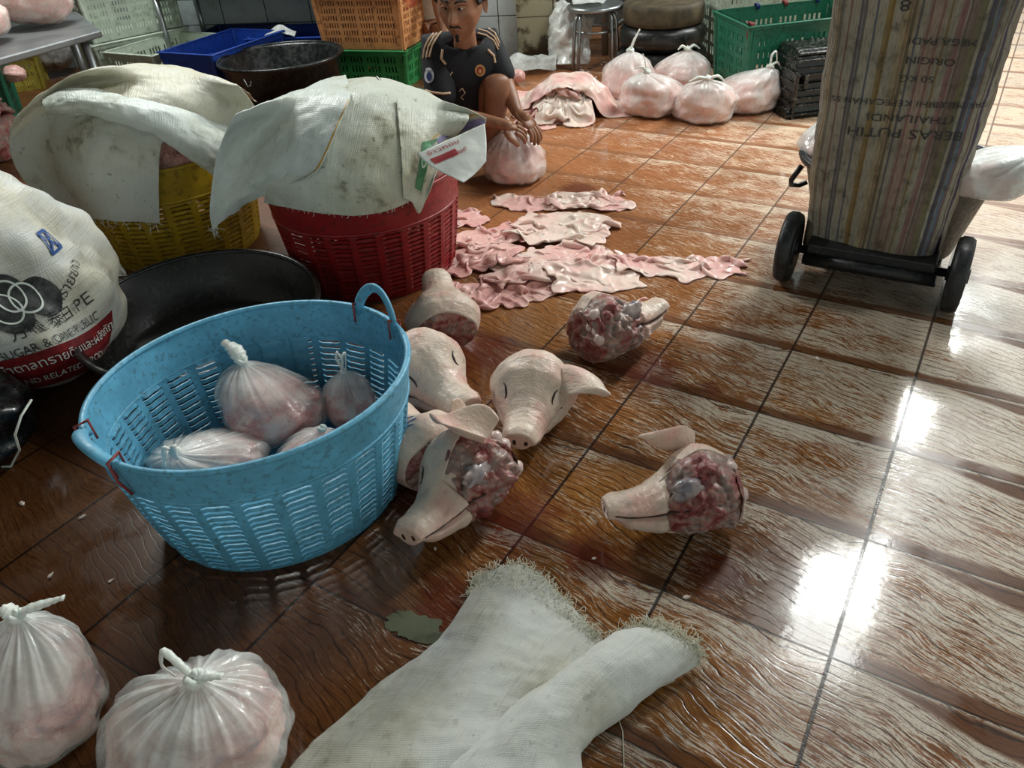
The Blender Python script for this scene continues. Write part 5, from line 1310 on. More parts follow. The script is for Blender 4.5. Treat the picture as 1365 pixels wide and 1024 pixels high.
b = MB(); b.tube([(-.13, -.30, .235), (-.115, -.315, .20), (-.10, -.315, .205), (-.095, -.30, .235)], .004, 6); b.build('wire_clip', M_STEEL, tb)
crate('crate', 'open royal blue crate between the white crate and the black tub', (-1.47, 4.70, 0), math.radians(62), (.56, .36, .30), M_BLUEC, rows=1, solid=True, rim=.04)
crate('crate', 'open off-white crate left of the royal blue crate', (-1.86, 4.88, 0), math.radians(60), (.52, .38, .28), M_WHITEP, rows=4, rim=.03)
cw = crate('crate', 'off-white slotted crate at the bottom of the white pair', (-2.17, 5.17, 0), math.radians(42), (.56, .38, .30), M_WHITEP, rows=4, rim=.03)
crate('crate', 'off-white slotted crate stacked on top of another beside the steel table', (-2.17, 5.17, .302), math.radians(42), (.56, .38, .34), M_WHITEP, pat_long=(6, 6, 6, 6), rows=6, rim=.03)
crate('crate', 'shadowed navy crate under the steel rail at the back', (-1.10, 5.05, 0), -.22, (.52, .36, .26), M_BLUEC, rows=1, solid=True, rim=.04)
crate('crate', 'another shadowed navy crate beside it under the steel rail', (-1.52, 5.25, 0), -.22, (.42, .26, .26), M_BLUED, rows=1, solid=True, rim=.04)
crumple_bag('small pale bag lying on the rim of the navy crate under the rail', [[(-1.28, 4.86, .27), (-1.2, 4.85, .30), (-1.1, 4.84, .27)], [(-1.28, 4.94, .28), (-1.2, 4.93, .32), (-1.1, 4.92, .28)]], M_FILM3, 21, .01)
bt = thing('steel_table', 'long steel table standing over the navy crates at the back wall', 'table', (0, 0, 0))
t0, t1 = Vector((-1.93, 5.12, 0)), Vector((-.62, 4.80, 0)); dr = (t1 - t0).normalized(); nr_ = Vector((-dr.y, dr.x, 0)); mid = (t0 + t1) / 2 + nr_ * .22
b = MB(); b.box((mid.x, mid.y, .50), ((t1 - t0).length, .46, .012), (0, 0, math.atan2(dr.y, dr.x))); b.build('table_top', M_STEEL, bt, smooth=False)
b = MB(); b.tube([t0 + Vector((0, 0, .48)), t1 + Vector((0, 0, .48))], .018, 10); b.build('front_rail', M_STEEL, bt)
for q in (t0, t1, t0 + nr_ * .42, t1 + nr_ * .42):
    b = MB(); b.tube([q, q + Vector((0, 0, .49))], .018, 10); b.build('leg', M_STEEL, bt)
# ------------------------------------------------------------------ steel table at the left and what is on and under it
TZ = .50
a0, a1, a2 = at(0, 76, TZ), at(134, 39, TZ), at(92, 6, TZ)
e1 = (a0 - a1).normalized(); e2 = (a2 - a1).normalized(); L1 = 1.3; L2 = .75
tt = thing('steel_table', 'steel table in the left corner carrying clear bags of meat', 'table', (0, 0, 0))
c0 = a1; V = []
for z in (TZ - .004, TZ - .035):
    for q in (c0, c0 + e1 * L1, c0 + e1 * L1 + e2 * L2, c0 + e2 * L2): V.append((q.x, q.y, z))
b = MB(); b.add(V, [(0, 1, 2, 3), (7, 6, 5, 4), (0, 4, 5, 1), (1, 5, 6, 2), (2, 6, 7, 3), (3, 7, 4, 0)]); bevel(b.build('table_top', M_STEELD, tt, smooth=False), .006)
for f1, f2 in ((.10, .10), (L1 - .1, .1), (L1 - .1, L2 - .1), (.1, L2 - .1)):
    q = c0 + e1 * f1 + e2 * f2; b = MB(); b.tube([(q.x, q.y, 0), (q.x, q.y, TZ - .03)], .02, 12); b.build('leg', M_STEELD, tt)
def blob_bag(label, c, r, seed, film, meat, group=None, name='plastic_bag', cat='plastic bag', bump_=.10):
    root = thing(name, label, cat, c, (0, 0, seed), group)
    for nm, k, mt in (('bag_film', 1.0, film), ('meat', .965, meat)):
        V = []; n, m = 60, 30
        for i in range(m + 1):
            for j in range(n):
                a = PI * i / m; t_ = 2 * PI * j / n; d = Vector((math.sin(a) * math.cos(t_), math.sin(a) * math.sin(t_), math.cos(a)))
                q = 1 + bump_ * 1.6 * noise.noise(d * 1.4 + Vector((seed, 0, 0))) + bump_ * .5 * noise.noise(d * 5 + Vector((0, seed, 0))) + bump_ * .25 * noise.noise(d * 11)
                V.append((d.x * r[0] * q * k, d.y * r[1] * q * k, max(.003, r[2] * (1 + d.z * q * k) * (1 if d.z > -.5 else 1))))
        b = MB(); b.add(V, [(i * n + j, (i + 1) * n + j, (i + 1) * n + (j + 1) % n, i * n + (j + 1) % n) for i in range(m) for j in range(n)]); b.build(nm, mt, root)
    return root
p = at(48, 40, TZ); blob_bag('large glossy clear bag of pale pink meat on the steel table in the left corner', (p.x - .02, p.y + .12, TZ), (.19, .14, .11), 3.1, M_FILM2, M_FATM, 'meat bags on the corner steel table')
p = at(-5, 55, TZ); blob_bag('bag of meat cut by the left frame edge on the steel table', (p.x - .03, p.y, TZ), (.13, .13, .09), 5.2, M_FILM2, M_FATM, 'meat bags on the corner steel table')
p = at(85, 100, 0); blob_bag('dull grey clear bag of offal hanging low under the steel table edge', (p.x - .02, p.y, .03), (.13, .11, .11), 7.7, M_FILM2, M_GREYM)
p = at(30, 125, 0); crate('crate', 'small yellow slotted crate under the steel table', (p.x - .12, p.y + .16, .0), math.radians(20), (.40, .30, .24), M_YELC, pat_long=(5, 5, 5, 5), rows=4)
p = at(-20, 165, 0); crate('crate', 'dark green slotted crate at the left frame edge under the steel table', (p.x - .05, p.y + .08, 0), math.radians(20), (.40, .30, .30), M_GREEN, rows=5)
p = at(38, 150, 0); blob_bag('pink lump of raw meat left of the yellow basket sacks', (p.x, p.y, .17), (.075, .06, .045), 9.1, M_HIDEP, M_HIDEP, None, 'meat_piece', 'meat')
tag(D.objects['meat_piece'], 'pink lump of raw meat left of the yellow basket sacks', 'meat')
p = at(15, 200, 0); root = thing('rib_meat', 'rack of raw red ribs at the left edge behind the yellow basket', 'meat', (p.x - .05, p.y - .1, 0))
for k in range(7):
    b = MB(); x = -.1 + k * .032; b.tube([(x, -.06, .18 + .02 * math.sin(k)), (x + .01, -.04, .23), (x + .02, .02, .26), (x + .02, .09, .25)], [.008, .011, .011, .008], 8); b.build('rib', M_BONE, root)
b = MB(); V = []
for i in range(30):
    for j in range(20):
        x = -.13 + .26 * i / 29; y = -.08 + .2 * j / 19; V.append((x, y, .205 + .02 * math.sin(x * 190) + .045 * math.sin(PI * j / 19) + .012 * noise.noise(Vector((x * 40, y * 40, 0)))))
b.add(V, [(i * 20 + j, (i + 1) * 20 + j, (i + 1) * 20 + j + 1, i * 20 + j + 1) for i in range(29) for j in range(19)]); o = b.build('flesh', M_FLESH, root); md = o.modifiers.new('t', 'SOLIDIFY'); md.thickness = .03
b = MB(); b.box((0, 0, .09), (.3, .25, .18)); bevel(b.build('bone_mass', M_FLESH, root), .04, 4)
# ------------------------------------------------------------------ hand cart with striped sack
WL, WR = at(1045, 371), at(1263, 411); AX = (WR - WL).normalized(); NV = Vector((-AX.y, AX.x, 0)); AC = (WL + WR) / 2; RW = .105
ct = thing('hand_cart', 'black two-wheeled hand cart carrying a bin and hung with a striped sack', 'hand cart', (AC.x, AC.y, 0), (0, 0, math.atan2(AX.y, AX.x)))
half = (WR - WL).length / 2
for s_ in (-1, 1):
    b = MB(); prof = [(.05, -.018), (.085, -.022), (.098, -.02), (RW, -.010), (RW, .010), (.098, .02), (.085, .022), (.05, .018)]
    N = 40; V = []; F = []
    for r, x in prof:
        for k in range(N):
            a = 2 * PI * k / N; tr_ = .0025 * (1 if (k // 2) % 2 and r > .1 else 0); V.append((s_ * half + x, (r - tr_) * math.cos(a), RW + (r - tr_) * math.sin(a)))
    for i in range(len(prof) - 1):
        for k in range(N): F.append((i * N + k, i * N + (k + 1) % N, (i + 1) * N + (k + 1) % N, (i + 1) * N + k))
    b.add(V, F); wh = b.build('wheel', M_BLACK2, ct)
    b = MB(); b.tube([(s_ * half - .02, 0, RW), (s_ * half + .02, 0, RW)], .052, 24); b.tube([(s_ * half - .028, 0, RW), (s_ * half + .028, 0, RW)], .02, 16); b.build('hub', M_BLACK2, wh)
b = MB(); b.tube([(-half, 0, RW), (half, 0, RW)], .012, 12); b.tube([(-half + .05, -.035, RW - .01), (half - .05, -.035, RW - .01)], .017, 12); b.build('axle_bar', M_BLACK2, ct)
b = MB(); b.box((0, .02, RW + .015), (.34, .10, .035)); b.box((0, .20, .045), (.36, .34, .012)); bevel(b.build('toe_plate', M_BLACK2, ct, smooth=False), .004)
for s_ in (-1, 1):
    b = MB(); b.tube([(s_ * .15, .04, RW), (s_ * .15, .10, .5), (s_ * .15, .15, .95), (s_ * .15, .15, 1.14), (s_ * .15, .09, 1.19)], .013, 10); b.build('frame_tube', M_BLACK2, ct)
for z in (.3, .55, .8): b = MB(); b.tube([(-.15, .05 + .11 * z, z), (.15, .05 + .11 * z, z)], .010, 8); b.build('cross_bar', M_BLACK2, ct)
bc = AC + NV * .265; bn = thing('bin', 'dark plastic bin standing on the hand cart behind the striped sack', 'bin', (bc.x, bc.y, .052), (0, 0, math.atan2(AX.y, AX.x)))
b = MB(); b.lathe([(.001, .01), (.18, .01), (.195, .02), (.255, .26), (.27, .262), (.275, .25), (.262, .245), (.20, .002), (.001, 0)], 48, b=.85); b.build('bin_body', M_BLACKD, bn)
b = MB(); b.tube([(.272 * math.cos(a), .85 * .272 * math.sin(a), .258) for a in np.linspace(0, 2 * PI, 61)[:-1]], .012, 8, closed=True); b.build('rim', M_BLACK2, bn)
b = MB(); b.tube([(-.262, -.06, .225), (-.285, -.065, .18), (-.29, -.03, .15), (-.27, .0, .14), (-.25, .01, .15)], .008, 8); b.build('handle', M_BLACK2, bn)
def on_bin(lx, ly, z): q = bc + AX * lx + NV * ly; return (q.x, q.y, z)
tied_bag('white plastic bag with a twisted knot overhanging the right side of the cart bin', on_bin(.235, -.10, .285), (.115, .10, .13), (.08, -.05), 41, [([(0, 0, 0), (.035, 0, .0), (.085, .02, .012), (.12, .03, .02)], .014)], M_FILM3, M_FATM, n=72, m=44, group='bags on the cart bin')
tied_bag('white plastic bag peeking out left of the striped sack on the cart bin', on_bin(-.19, .02, .285), (.10, .10, .13), (.05, .03), 43, [], M_FILM3, M_FATM, n=72, m=44, group='bags on the cart bin')
b = MB(); b.lathe([(.001, .10), (.15, .09), (.23, .02), (.235, -.06), (.001, -.06)], 40, b=.85); o = b.build('meat_heap', M_DKMEAT); o.location = (bc.x, bc.y, .25); o.rotation_euler = (0, 0, math.atan2(AX.y, AX.x)); tag(o, 'meat filling the bin on the hand cart', 'meat', kind='stuff')
# striped sack hung down the cart frame
def stripes():
    t = NT('striped_woven_sack'); u = t.coord('UV'); v = t.coord(); X, Y, Z = sep(t, u)
    w1 = t.noise(comb(t, t.math('MULTIPLY', X, 1.0), 0, 0), 58, 6, .8)
    w2 = t.node('ShaderNodeTexWhiteNoise', noise_dimensions='1D'); t.l.new(t.math('FLOOR', t.math('MULTIPLY', X, 260)), w2.inputs['W'])
    w3 = t.node('ShaderNodeTexWhiteNoise', noise_dimensions='1D'); t.l.new(t.math('FLOOR', t.math('MULTIPLY', X, 120)), w3.inputs['W'])
    c = t.mix(t.rmp(w2.outputs['Value'], .54, .62, 0, .85), lin('a49c8b'), t.ramp(w3.outputs['Value'], [(.0, lin('4a4038')), (.2, lin('6a4a52')), (.35, lin('8a5a5c')), (.5, lin('4a5648')), (.62, lin('9a7a38')), (.75, lin('463850')), (.88, lin('5a6a78')), (1.0, lin('4a4a44'))]))
    # broad bands: mustard left of centre, rose in the centre, plum and blue to the right
    def band(x, w_, col, k):
        d = t.math('ABSOLUTE', t.math('SUBTRACT', X, x)); return t.math('MULTIPLY', t.rmp(d, w_ * .8, w_, 1, 0), k), col
    for x, w_, col, k in ((.165, .006, '8a6c28', .75), (.195, .012, 'b0924e', .35), (.235, .012, 'b0766c', .35), (.27, .006, '8a5664', .7), (.315, .006, '3a3450', .8), (.325, .004, '5f7a90', .8), (.36, .006, '4a3458', .85), (.20, .003, '5a4a3a', .8), (.12, .004, '5a5264', .6), (.08, .003, '4a4a4a', .6), (.05, .003, '504840', .6), (.39, .01, '6e5448', .4)):
        f, cl_ = band(x, w_, col, k); c = t.mix(f, c, lin(cl_))
    n1 = t.noise(v, 6, 4); n2 = t.noise(v, 30, 5, .65)
    thread = t.noise(comb(t, t.math('MULTIPLY', X, 420), t.math('MULTIPLY', Y, 30), 0), 1, 3)
    c = t.mix(t.rmp(thread, .45, .65, 0, .35), c, lin('3e3a32'))
    c = t.mix(t.rmp(n1, .38, .70, .05, .6), c, lin('5a5344')); c = t.mix(t.rmp(n2, .50, .72, 0, .6), c, lin('3a352a'))
    return t.fin(c, .65, t.bump(t.math('ADD', thread, t.math('MULTIPLY', n2, 1.5)), .5, .003), Specular_IOR_Level=.25)
M_STRIPE = stripes()
S_ = []
rowsz = [.085, .22, .36, .52, .70, .88, 1.10]
Lp = [at(1071, 319, .11), at(1078, 255, .22)] ; 
def along(z, f):   # left / right outline of the sack at height z
    k = (z - .11) / .66
    l0, l1 = at(1071, 320, .11), at(1110, 0, .77); r0, r1 = at(1250, 352, .11), at(1368, 0, .77)
    l = Vector(((l0.x + (l1.x - l0.x) * k), (l0.y + (l1.y - l0.y) * k), z)); r = Vector(((r0.x + (r1.x - r0.x) * k), (r0.y + (r1.y - r0.y) * k), z)); return l.lerp(r, f)
for z in rowsz:
    row = []
    for f, b_ in ((0, .045), (.05, 0), (.25, -.02), (.5, -.028), (.75, -.022), (.94, .0), (1.0, .05)):
        q = along(z, f) + NV * (b_ - .012 + .008 * math.sin(z * 9 + f * 5)); row.append((q.x, q.y, z + (.012 * f if z < .10 else 0)))
    S_.append(row)
PSK = ctrl_surface(S_, 120, 100); PSK = ruck(PSK, .010, 7, 4, (1, 1, .5)); PSK = ruck(PSK, .0035, 22, 9, (1, 1, .5))
sk = grid_mesh('striped_sack', np.ascontiguousarray(PSK.transpose(1, 0, 2)), M_STRIPE, None, .006, uv=(.42, 1.0)); tag(sk, 'dirty striped woven rice sack hanging upright on the back of the hand cart', 'sack')
QS = np.ascontiguousarray(PSK.transpose(1, 0, 2)); LSK = (.42, 1.0)
def rt(txt, u, v, size, sq=1.0):    # printed upside down
    wrap_text(QS, txt, u, v, size, PI, LSK, M_INKB, sk, -.006 if normals(QS)[50, 60][1] > 0 else .006, squash=sq)
rt('BERAS PUTIH', .78, .455, .034); rt('(THAILAND)', .72, .49, .026); rt('TIDAK MELEBIHI KEPECAHAN 5%', .90, .525, .020); rt('ORIGIN', .66, .62, .022); rt('MEGA PADI', .72, .66, .020); rt('50 KG', .60, .58, .020)
for k, (u, v) in enumerate(((.42, .86), (.40, .80), (.43, .74), (.60, .84), (.61, .78), (.40, .92), (.62, .90))): rt('4781KG7'[k], u + .03, v, .035)
threads([PSK[0, j] for j in range(60, 100, 2)] + [PSK[0, j] for j in range(0, 60, 6)], [(0, -.3, -.8)] * 30, 1, .03, .0006, 8, 'frayed_threads', M_THREAD, sk, .6)
# ------------------------------------------------------------------ crouching person tying a bag
M_FLESHMAN = plain('warm_brown_skin', '8f6248', .5, .25, .14, 25, Subsurface_Weight=.12, Subsurface_Scale=.01)
M_SHIRT = plain('navy_black_jersey', '0b0c13', .8, .3, .25, 30); M_SHORT = plain('dark_shorts', '1d1d20', .85, .3, .2, 30)
M_HAIR = plain('black_hair', '0d0b0a', .45, .9, .3, 90); M_BEIGE = plain('beige_stripe', 'c9a98a', .7, .1, .1, 60); M_EYEW = plain('eye_white', 'cfc4b8', .3); M_LIP = plain('brown_lip', '74443a', .5)
M_BADGE = plain('white_badge_print', 'c8c8d4', .6); M_GOLD = plain('gold_print', 'b9884a', .6); M_CREST = plain('red_print_crest', '8a2a24', .6)
def skin_mesh(name, verts, edges, radii, mat, parent, sub=2, root=0):
    me = D.meshes.new(name); me.from_pydata([tuple(v) for v in verts], edges, []); me.materials.append(mat)
    o = D.objects.new(name, me); link(o, parent)
    md = o.modifiers.new('skin', 'SKIN'); md.use_smooth_shade = True
    if not me.skin_vertices: 
        bm = bmesh.new(); bm.from_mesh(me); bm.verts.layers.skin.verify(); bm.to_mesh(me); bm.free()
    for i, r in enumerate(radii):
        me.skin_vertices[0].data[i].radius = (r, r) if not isinstance(r, tuple) else r
        me.skin_vertices[0].data[i].use_root = (i == root)
    md = o.modifiers.new('sub', 'SUBSURF'); md.levels = sub; md.render_levels = sub
    return o
man = thing('person', 'person in a navy black jersey with beige stripes crouching and tying a bag', 'person', (0, 0, 0))
hd = aty(617, 22, 3.04); hd.z += .045; hd.x -= .004
nk = aty(622, 66, 3.10); nk.z -= .0
sR = aty(577, 60, 3.13); sL = aty(650, 54, 3.19)          # his right shoulder is on the left of the photo
ch = aty(614, 98, 3.17); be = aty(612, 140, 3.24); pe = Vector((be.x - .01, 3.34, .17))
eR = aty(592, 150, 3.00); eR.z = max(eR.z, .30); wR = aty(661, 163, 2.93); hR = aty(684, 170, 2.91)
eL = aty(676, 118, 3.10); wL = aty(690, 152, 3.00); hL = aty(706, 160, 2.97)
kL = aty(664, 104, 3.02); kR = Vector((kL.x - .26, 3.06, kL.z - .06))
aL = Vector((kL.x - .05, 3.14, .07)); aR = Vector((kR.x + .02, 3.20, .07)); tL = aL + Vector((.01, -.14, -.035)); tR = aR + Vector((-.02, -.14, -.035))
hL_ = pe + Vector((.09, -.02, .0)); hR_ = pe + Vector((-.09, -.02, .0))
V = [pe, be, ch + Vector((0, .035, 0)), (sR + sL) / 2 + Vector((0, .02, -.01)), nk, hd + Vector((0, .02, -.05)), sR, eR, wR, sL, eL, wL, hL_, kL, aL, tL, hR_, kR, aR, tR,
     (kL + aL) / 2 + Vector((0, .02, 0)), (kR + aR) / 2 + Vector((0, .02, 0)), wR.lerp(eR, .55), wL.lerp(eL, .55), hR, hL]
E_ = [(0, 1), (1, 2), (2, 3), (3, 4), (4, 5), (3, 6), (6, 7), (7, 22), (22, 8), (3, 9), (9, 10), (10, 23), (23, 11), (0, 12), (12, 13), (13, 20), (20, 14), (14, 15), (0, 16), (16, 17), (17, 21), (21, 18), (18, 19), (8, 24), (11, 25)]
Rr = [(.12, .10), (.10, .09), (.095, .08), (.05, .04), .046, .045, .046, .036, .022, .048, .036, .022, .085, .056, .034, .028, .085, .056, .034, .028, .050, .050, .032, .032, .024, .024]
body = skin_mesh('body', V, E_, Rr, M_FLESHMAN, man)
Vs = [be + Vector((0, 0, -.02)), ch.lerp(be, .5), ch, (sR + sL) / 2 + Vector((0, -.035, .0)), nk.lerp((sR + sL) / 2, .18) + Vector((0, .01, -.022)), sR + Vector((0, 0, .0)), sR.lerp(eR, .55), sR.lerp(eR, .98) , sL, sL.lerp(eL, .6), sL.lerp(eL, .95)]
shirt = skin_mesh('jersey', Vs, [(0, 1), (1, 2), (2, 3), (3, 4), (3, 5), (5, 6), (6, 7), (3, 8), (8, 9), (9, 10)], [(.15, .13), (.150, .13), (.150, .14), (.105, .098), .066, .060, .064, .064, .060, .060, .058], M_SHIRT, man)
skin_mesh('shorts', [pe, hL_, hL_.lerp(kL, .55), hR_, hR_.lerp(kR, .75)], [(0, 1), (1, 2), (0, 3), (3, 4)], [(.15, .12), .105, .085, .105, .085], M_SHORT, man)
# head
def head_shape(nu=96, nv=72):
    V = []
    for i in range(nv + 1):
        ph = PI * i / nv; z = math.cos(ph)
        for j in range(nu):
            az = 2 * PI * j / nu - PI; s = math.sin(ph)
            x = .074 * s * math.sin(az); y = -.094 * s * math.cos(az); zz = .118 * z
            low = max(0, -z); x *= 1 - .34 * low ** 1.3; y *= (1 - .10 * low) if math.cos(az) > 0 else (1 - .42 * low)
            a = math.degrees(az); f = max(0, math.cos(az)); g = lambda ca, cz, wa, wz: math.exp(-((a - ca) / wa) ** 2 - ((zz - cz) / wz) ** 2)
            d = .024 * g(0, -.018, 9, .016) + .013 * g(0, .002, 7, .022) + .007 * g(0, .036, 32, .010) - .011 * (g(21, .016, 11, .013) + g(-21, .016, 11, .013)) + .006 * (g(42, -.008, 12, .016) + g(-42, -.008, 12, .016))
            d += .007 * g(0, -.053, 15, .006) + .006 * g(0, -.064, 13, .006) - .005 * g(0, -.0585, 16, .0025) + .012 * g(0, -.092, 16, .014) + .007 * (g(9, -.022, 4, .008) + g(-9, -.022, 4, .008)) - .006 * (g(35, -.045, 12, .02) + g(-35, -.045, 12, .02)) - .004 * g(0, -.078, 14, .006)
            n_ = Vector((math.sin(az) * s, -math.cos(az) * s, z * .5)).normalized(); V.append(Vector((x, y, zz)) + n_ * d)
    F = [(i * nu + j, (i + 1) * nu + j, (i + 1) * nu + (j + 1) % nu, i * nu + (j + 1) % nu) for i in range(nv) for j in range(nu)]
    return V, F
HM = Matrix.Translation(hd) @ Euler((math.radians(12), math.radians(4), math.radians(-16))).to_matrix().to_4x4() @ Matrix.Scale(1.08, 4)
V, F = head_shape(); b = MB().add([HM @ v for v in V], F); b.build('face', M_FLESHMAN, man)
def onhead(az, z, off=0.0):
    j = int(round((math.radians(az) + PI) / (2 * PI) * 96)) % 96; best = min(range(20, 66), key=lambda i: abs(V[i * 96 + j].z - z)); p = V[best * 96 + j]; return HM @ (p + Vector((p.x, p.y, 0)).normalized() * off)
for s_ in (-1, 1):
    c = onhead(21 * s_, .015, -.006); b = MB(); VV = []
    for i in range(9):
        for k in range(14):
            a = PI * i / 8; b_ = 2 * PI * k / 14; VV.append(c + Vector((math.cos(a), math.sin(a) * math.cos(b_), math.sin(a) * math.sin(b_) * .62)) * .0125)
    b.add(VV, [(i * 14 + k, (i + 1) * 14 + k, (i + 1) * 14 + (k + 1) % 14, i * 14 + (k + 1) % 14) for i in range(8) for k in range(14)]); e_ = b.build('eye', M_EYEW, man)
    b = MB(); cc = onhead(21 * s_ - 3, .013, .0045); b.tube([cc, cc + Vector((0, -.003, 0))], .0052, 12); b.build('iris', M_HAIR, e_)
    b = MB(); b.tube([onhead(a_, z_, .0035) for a_, z_ in ((9 * s_, .020), (15 * s_, .0235), (22 * s_, .0245), (30 * s_, .020), (34 * s_, .015))], .0035, 6); b.build('eyelid', M_FLESHMAN, e_)
    b = MB(); b.tube([onhead(a_, z_, .0015) for a_, z_ in ((7 * s_, .034), (16 * s_, .040), (26 * s_, .041), (36 * s_, .034))], [.003, .0045, .004, .002], 6); b.build('eyebrow', M_HAIR, man)
    P = np.zeros((12, 10, 3))
    for i in range(12):
        for j in range(10):
            u = i / 11; v = j / 9; r = .5 + .5 * math.sin(PI * u) ** .7; a = -PI * .45 + PI * .95 * u
            q = Vector((s_ * (.070 + .014 * v + .004 * math.sin(v * 7)), .008 + .020 * v * r * math.cos(a), .0 + .034 * math.sin(a) * (.3 + .7 * v))); P[i, j] = HM @ q
    grid_mesh('ear', P, M_FLESHMAN, man, .005, subdiv=1)
b = MB(); b.tube([onhead(a_, z_, .002) for a_, z_ in ((-20, -.050), (-12, -.042), (-4, -.040), (4, -.040), (12, -.042), (20, -.050))], [.002, .0048, .004, .004, .0048, .002], 8, flat=.8); b.build('moustache', M_HAIR, man)
b = MB(); b.tube([onhead(a_, -.0585, .0025) for a_ in (-13, -6, 0, 6, 13)], [.001, .0022, .0026, .0022, .001], 6); b.build('mouth', M_LIP, man)
b = MB(); b.tube([onhead(a_, z_, .0) for a_, z_ in ((-8, -.086), (0, -.080), (8, -.086))], [.004, .006, .004], 8); b.tube([onhead(0, -.074, .0), onhead(0, -.095, .0)], [.003, .007], 8); b.build('goatee', M_HAIR, man)
VH = []
nu, nv = 96, 44
for i in range(nv + 1):
    for j in range(nu):
        az = 2 * PI * j / nu - PI; front = max(0, math.cos(az)); lim = 1.50 - .52 * front ** .6 if abs(az) < PI / 2 else 1.5 + .45 * (-math.cos(az))
        if .9 < abs(az) < 1.55: lim += .28 * math.exp(-((abs(az) - 1.22) / .15) ** 2)
        ph = lim * i / nv; s = math.sin(ph)
        k = 1.13 + .05 * noise.noise(Vector((math.sin(az) * 3, math.cos(az) * 3, ph * 3))) + .02 * math.sin(az * 40 + 3 * noise.noise(Vector((az, ph * 2, 0))))
        if i == nv: k = 1.0
        VH.append(HM @ Vector((.074 * s * math.sin(az) * k, -.094 * s * math.cos(az) * k, .118 * math.cos(ph) * k * (1.02))))
b = MB().add(VH, [(i * nu + j, (i + 1) * nu + j, (i + 1) * nu + (j + 1) % nu, i * nu + (j + 1) % nu) for i in range(nv) for j in range(nu)]); b.build('hair', M_HAIR, man)
# hands
def hand(wrist, d, up, side, curls, parent, label=None):
    d = Vector(d).normalized(); up = Vector(up); up = (up - d * up.dot(d)).normalized(); lat = d.cross(up) * side
    Vv = [Vector(wrist) - d * .02, Vector(wrist), Vector(wrist) + d * .045, Vector(wrist) + d * .075]; Ee = [(0, 1), (1, 2), (2, 3)]; R2 = [(.022, .017), (.026, .016), (.036, .015), (.034, .012)]
    palm = skin_mesh('hand', Vv, Ee, R2, M_FLESHMAN, parent)
    for k, (off, L) in enumerate(((-.028, .070), (-.010, .080), (.009, .075), (.027, .058))):
        base = Vector(wrist) + d * .066 + lat * off * .9; pts = [base]; dr = (d + lat * off * 4).normalized(); c = curls[k]
        for s_, fr in enumerate((.45, .32, .23)):
            ang = c * (.6 + .5 * s_); q = Matrix.Rotation(ang * side * 1.0, 3, lat * side); dr = (dr * math.cos(ang) - up * math.sin(ang)).normalized(); pts.append(pts[-1] + dr * L * fr)
        f_ = skin_mesh('finger', pts, [(0, 1), (1, 2), (2, 3)], [.0098, .009, .0085, .0068], M_FLESHMAN, palm)
    base = Vector(wrist) + d * .028 - lat * .026; t1 = (d * .7 - lat * .75 - up * .3).normalized(); t2 = (d * .9 - lat * .1 - up * .5).normalized()
    skin_mesh('thumb', [base, base + t1 * .034, base + t1 * .034 + t2 * .030, base + t1 * .034 + t2 * .052], [(0, 1), (1, 2), (2, 3)], [.0135, .0115, .0105, .008], M_FLESHMAN, palm)
    return palm
hand(wR + (hR - wR) * .15, (.93, .02, -.30), (.1, -.5, .8), -1, (.55, .6, .65, .75), man)
hand(wL + (hL - wL) * .1, (.60, -.35, -.55), (.5, -.3, .7), 1, (.45, .5, .6, .6), man)
# marks on the jersey, laid on its cloth
dg = bpy.context.evaluated_depsgraph_get(); dg.update()
from mathutils.bvhtree import BVHTree
def ray_on(o, pts_px, off=.002):
    ev = o.evaluated_get(bpy.context.evaluated_depsgraph_get()); me = ev.to_mesh(); bv = BVHTree.FromPolygons([o.matrix_world @ v.co for v in me.vertices], [tuple(p.vertices) for p in me.polygons]); ev.to_mesh_clear()
    out = []; org = Vector((0, 0, CAMH))
    for (px, py) in pts_px:
        d = (CAMM @ Vector(((px - 682.5) / CF, -(py - 512) / CF, -1.0))).normalized(); h = bv.ray_cast(org, d)
        if h[0] is not None: out.append(h[0] - d * off)
    return out
def seg(a, b_, n=7): return [(a[0] + (b_[0] - a[0]) * i / n, a[1] + (b_[1] - a[1]) * i / n) for i in range(n + 1)]
def cloth_line(name, pxs, r, mat, label=None):
    pts = []
    for a, b_ in zip(pxs[:-1], pxs[1:]): pts += seg(a, b_)[:-1]
    pts += [pxs[-1]]; q = ray_on(shirt, pts)
    if len(q) > 2: b = MB(); b.tube(q, r, 6); return b.build(name, mat, shirt)
for k in range(3):
    cloth_line('shoulder_stripe', [(594 - 6 * k, 36 + 2 * k), (584 - 6 * k, 47 + 2 * k), (576 - 5 * k, 60 + 2 * k), (572 - 4 * k, 76 + k)], .0035, M_BEIGE)
    cloth_line('shoulder_stripe', [(637 + 1 * k, 44 - 5 * k), (648 + k, 47 - 5 * k), (658 + k, 54 - 5 * k), (664 + k, 66 - 4 * k)], .003, M_BEIGE)
cloth_line('side_stripe', [(590, 66), (588, 78), (594, 86)], .005, M_BEIGE); cloth_line('side_stripe', [(650, 66), (658, 74), (660, 84)], .005, M_BEIGE)
cloth_line('sleeve_cuff', [(562, 118), (575, 123), (590, 125), (600, 124)], .004, M_BEIGE)
def disc_on(name, cx, cy, rx, ry, mat, off=.003):
    ring = [(cx + rx * math.cos(a), cy + ry * math.sin(a)) for a in np.linspace(0, 2 * PI, 17)[:-1]]; q = ray_on(shirt, [(cx, cy)] + ring, off)
    if len(q) == 17: b = MB(); b.add(q, [(0, 1 + i, 1 + (i + 1) % 16) for i in range(16)]); return b.build(name, mat, shirt)
disc_on('round_badge', 572, 101, 6.5, 10, M_BADGE); disc_on('badge_mark', 572, 102, 3.6, 6, M_NAVY, .005); disc_on('badge_mark', 571, 92, 4, 2, M_BADGE, .005)
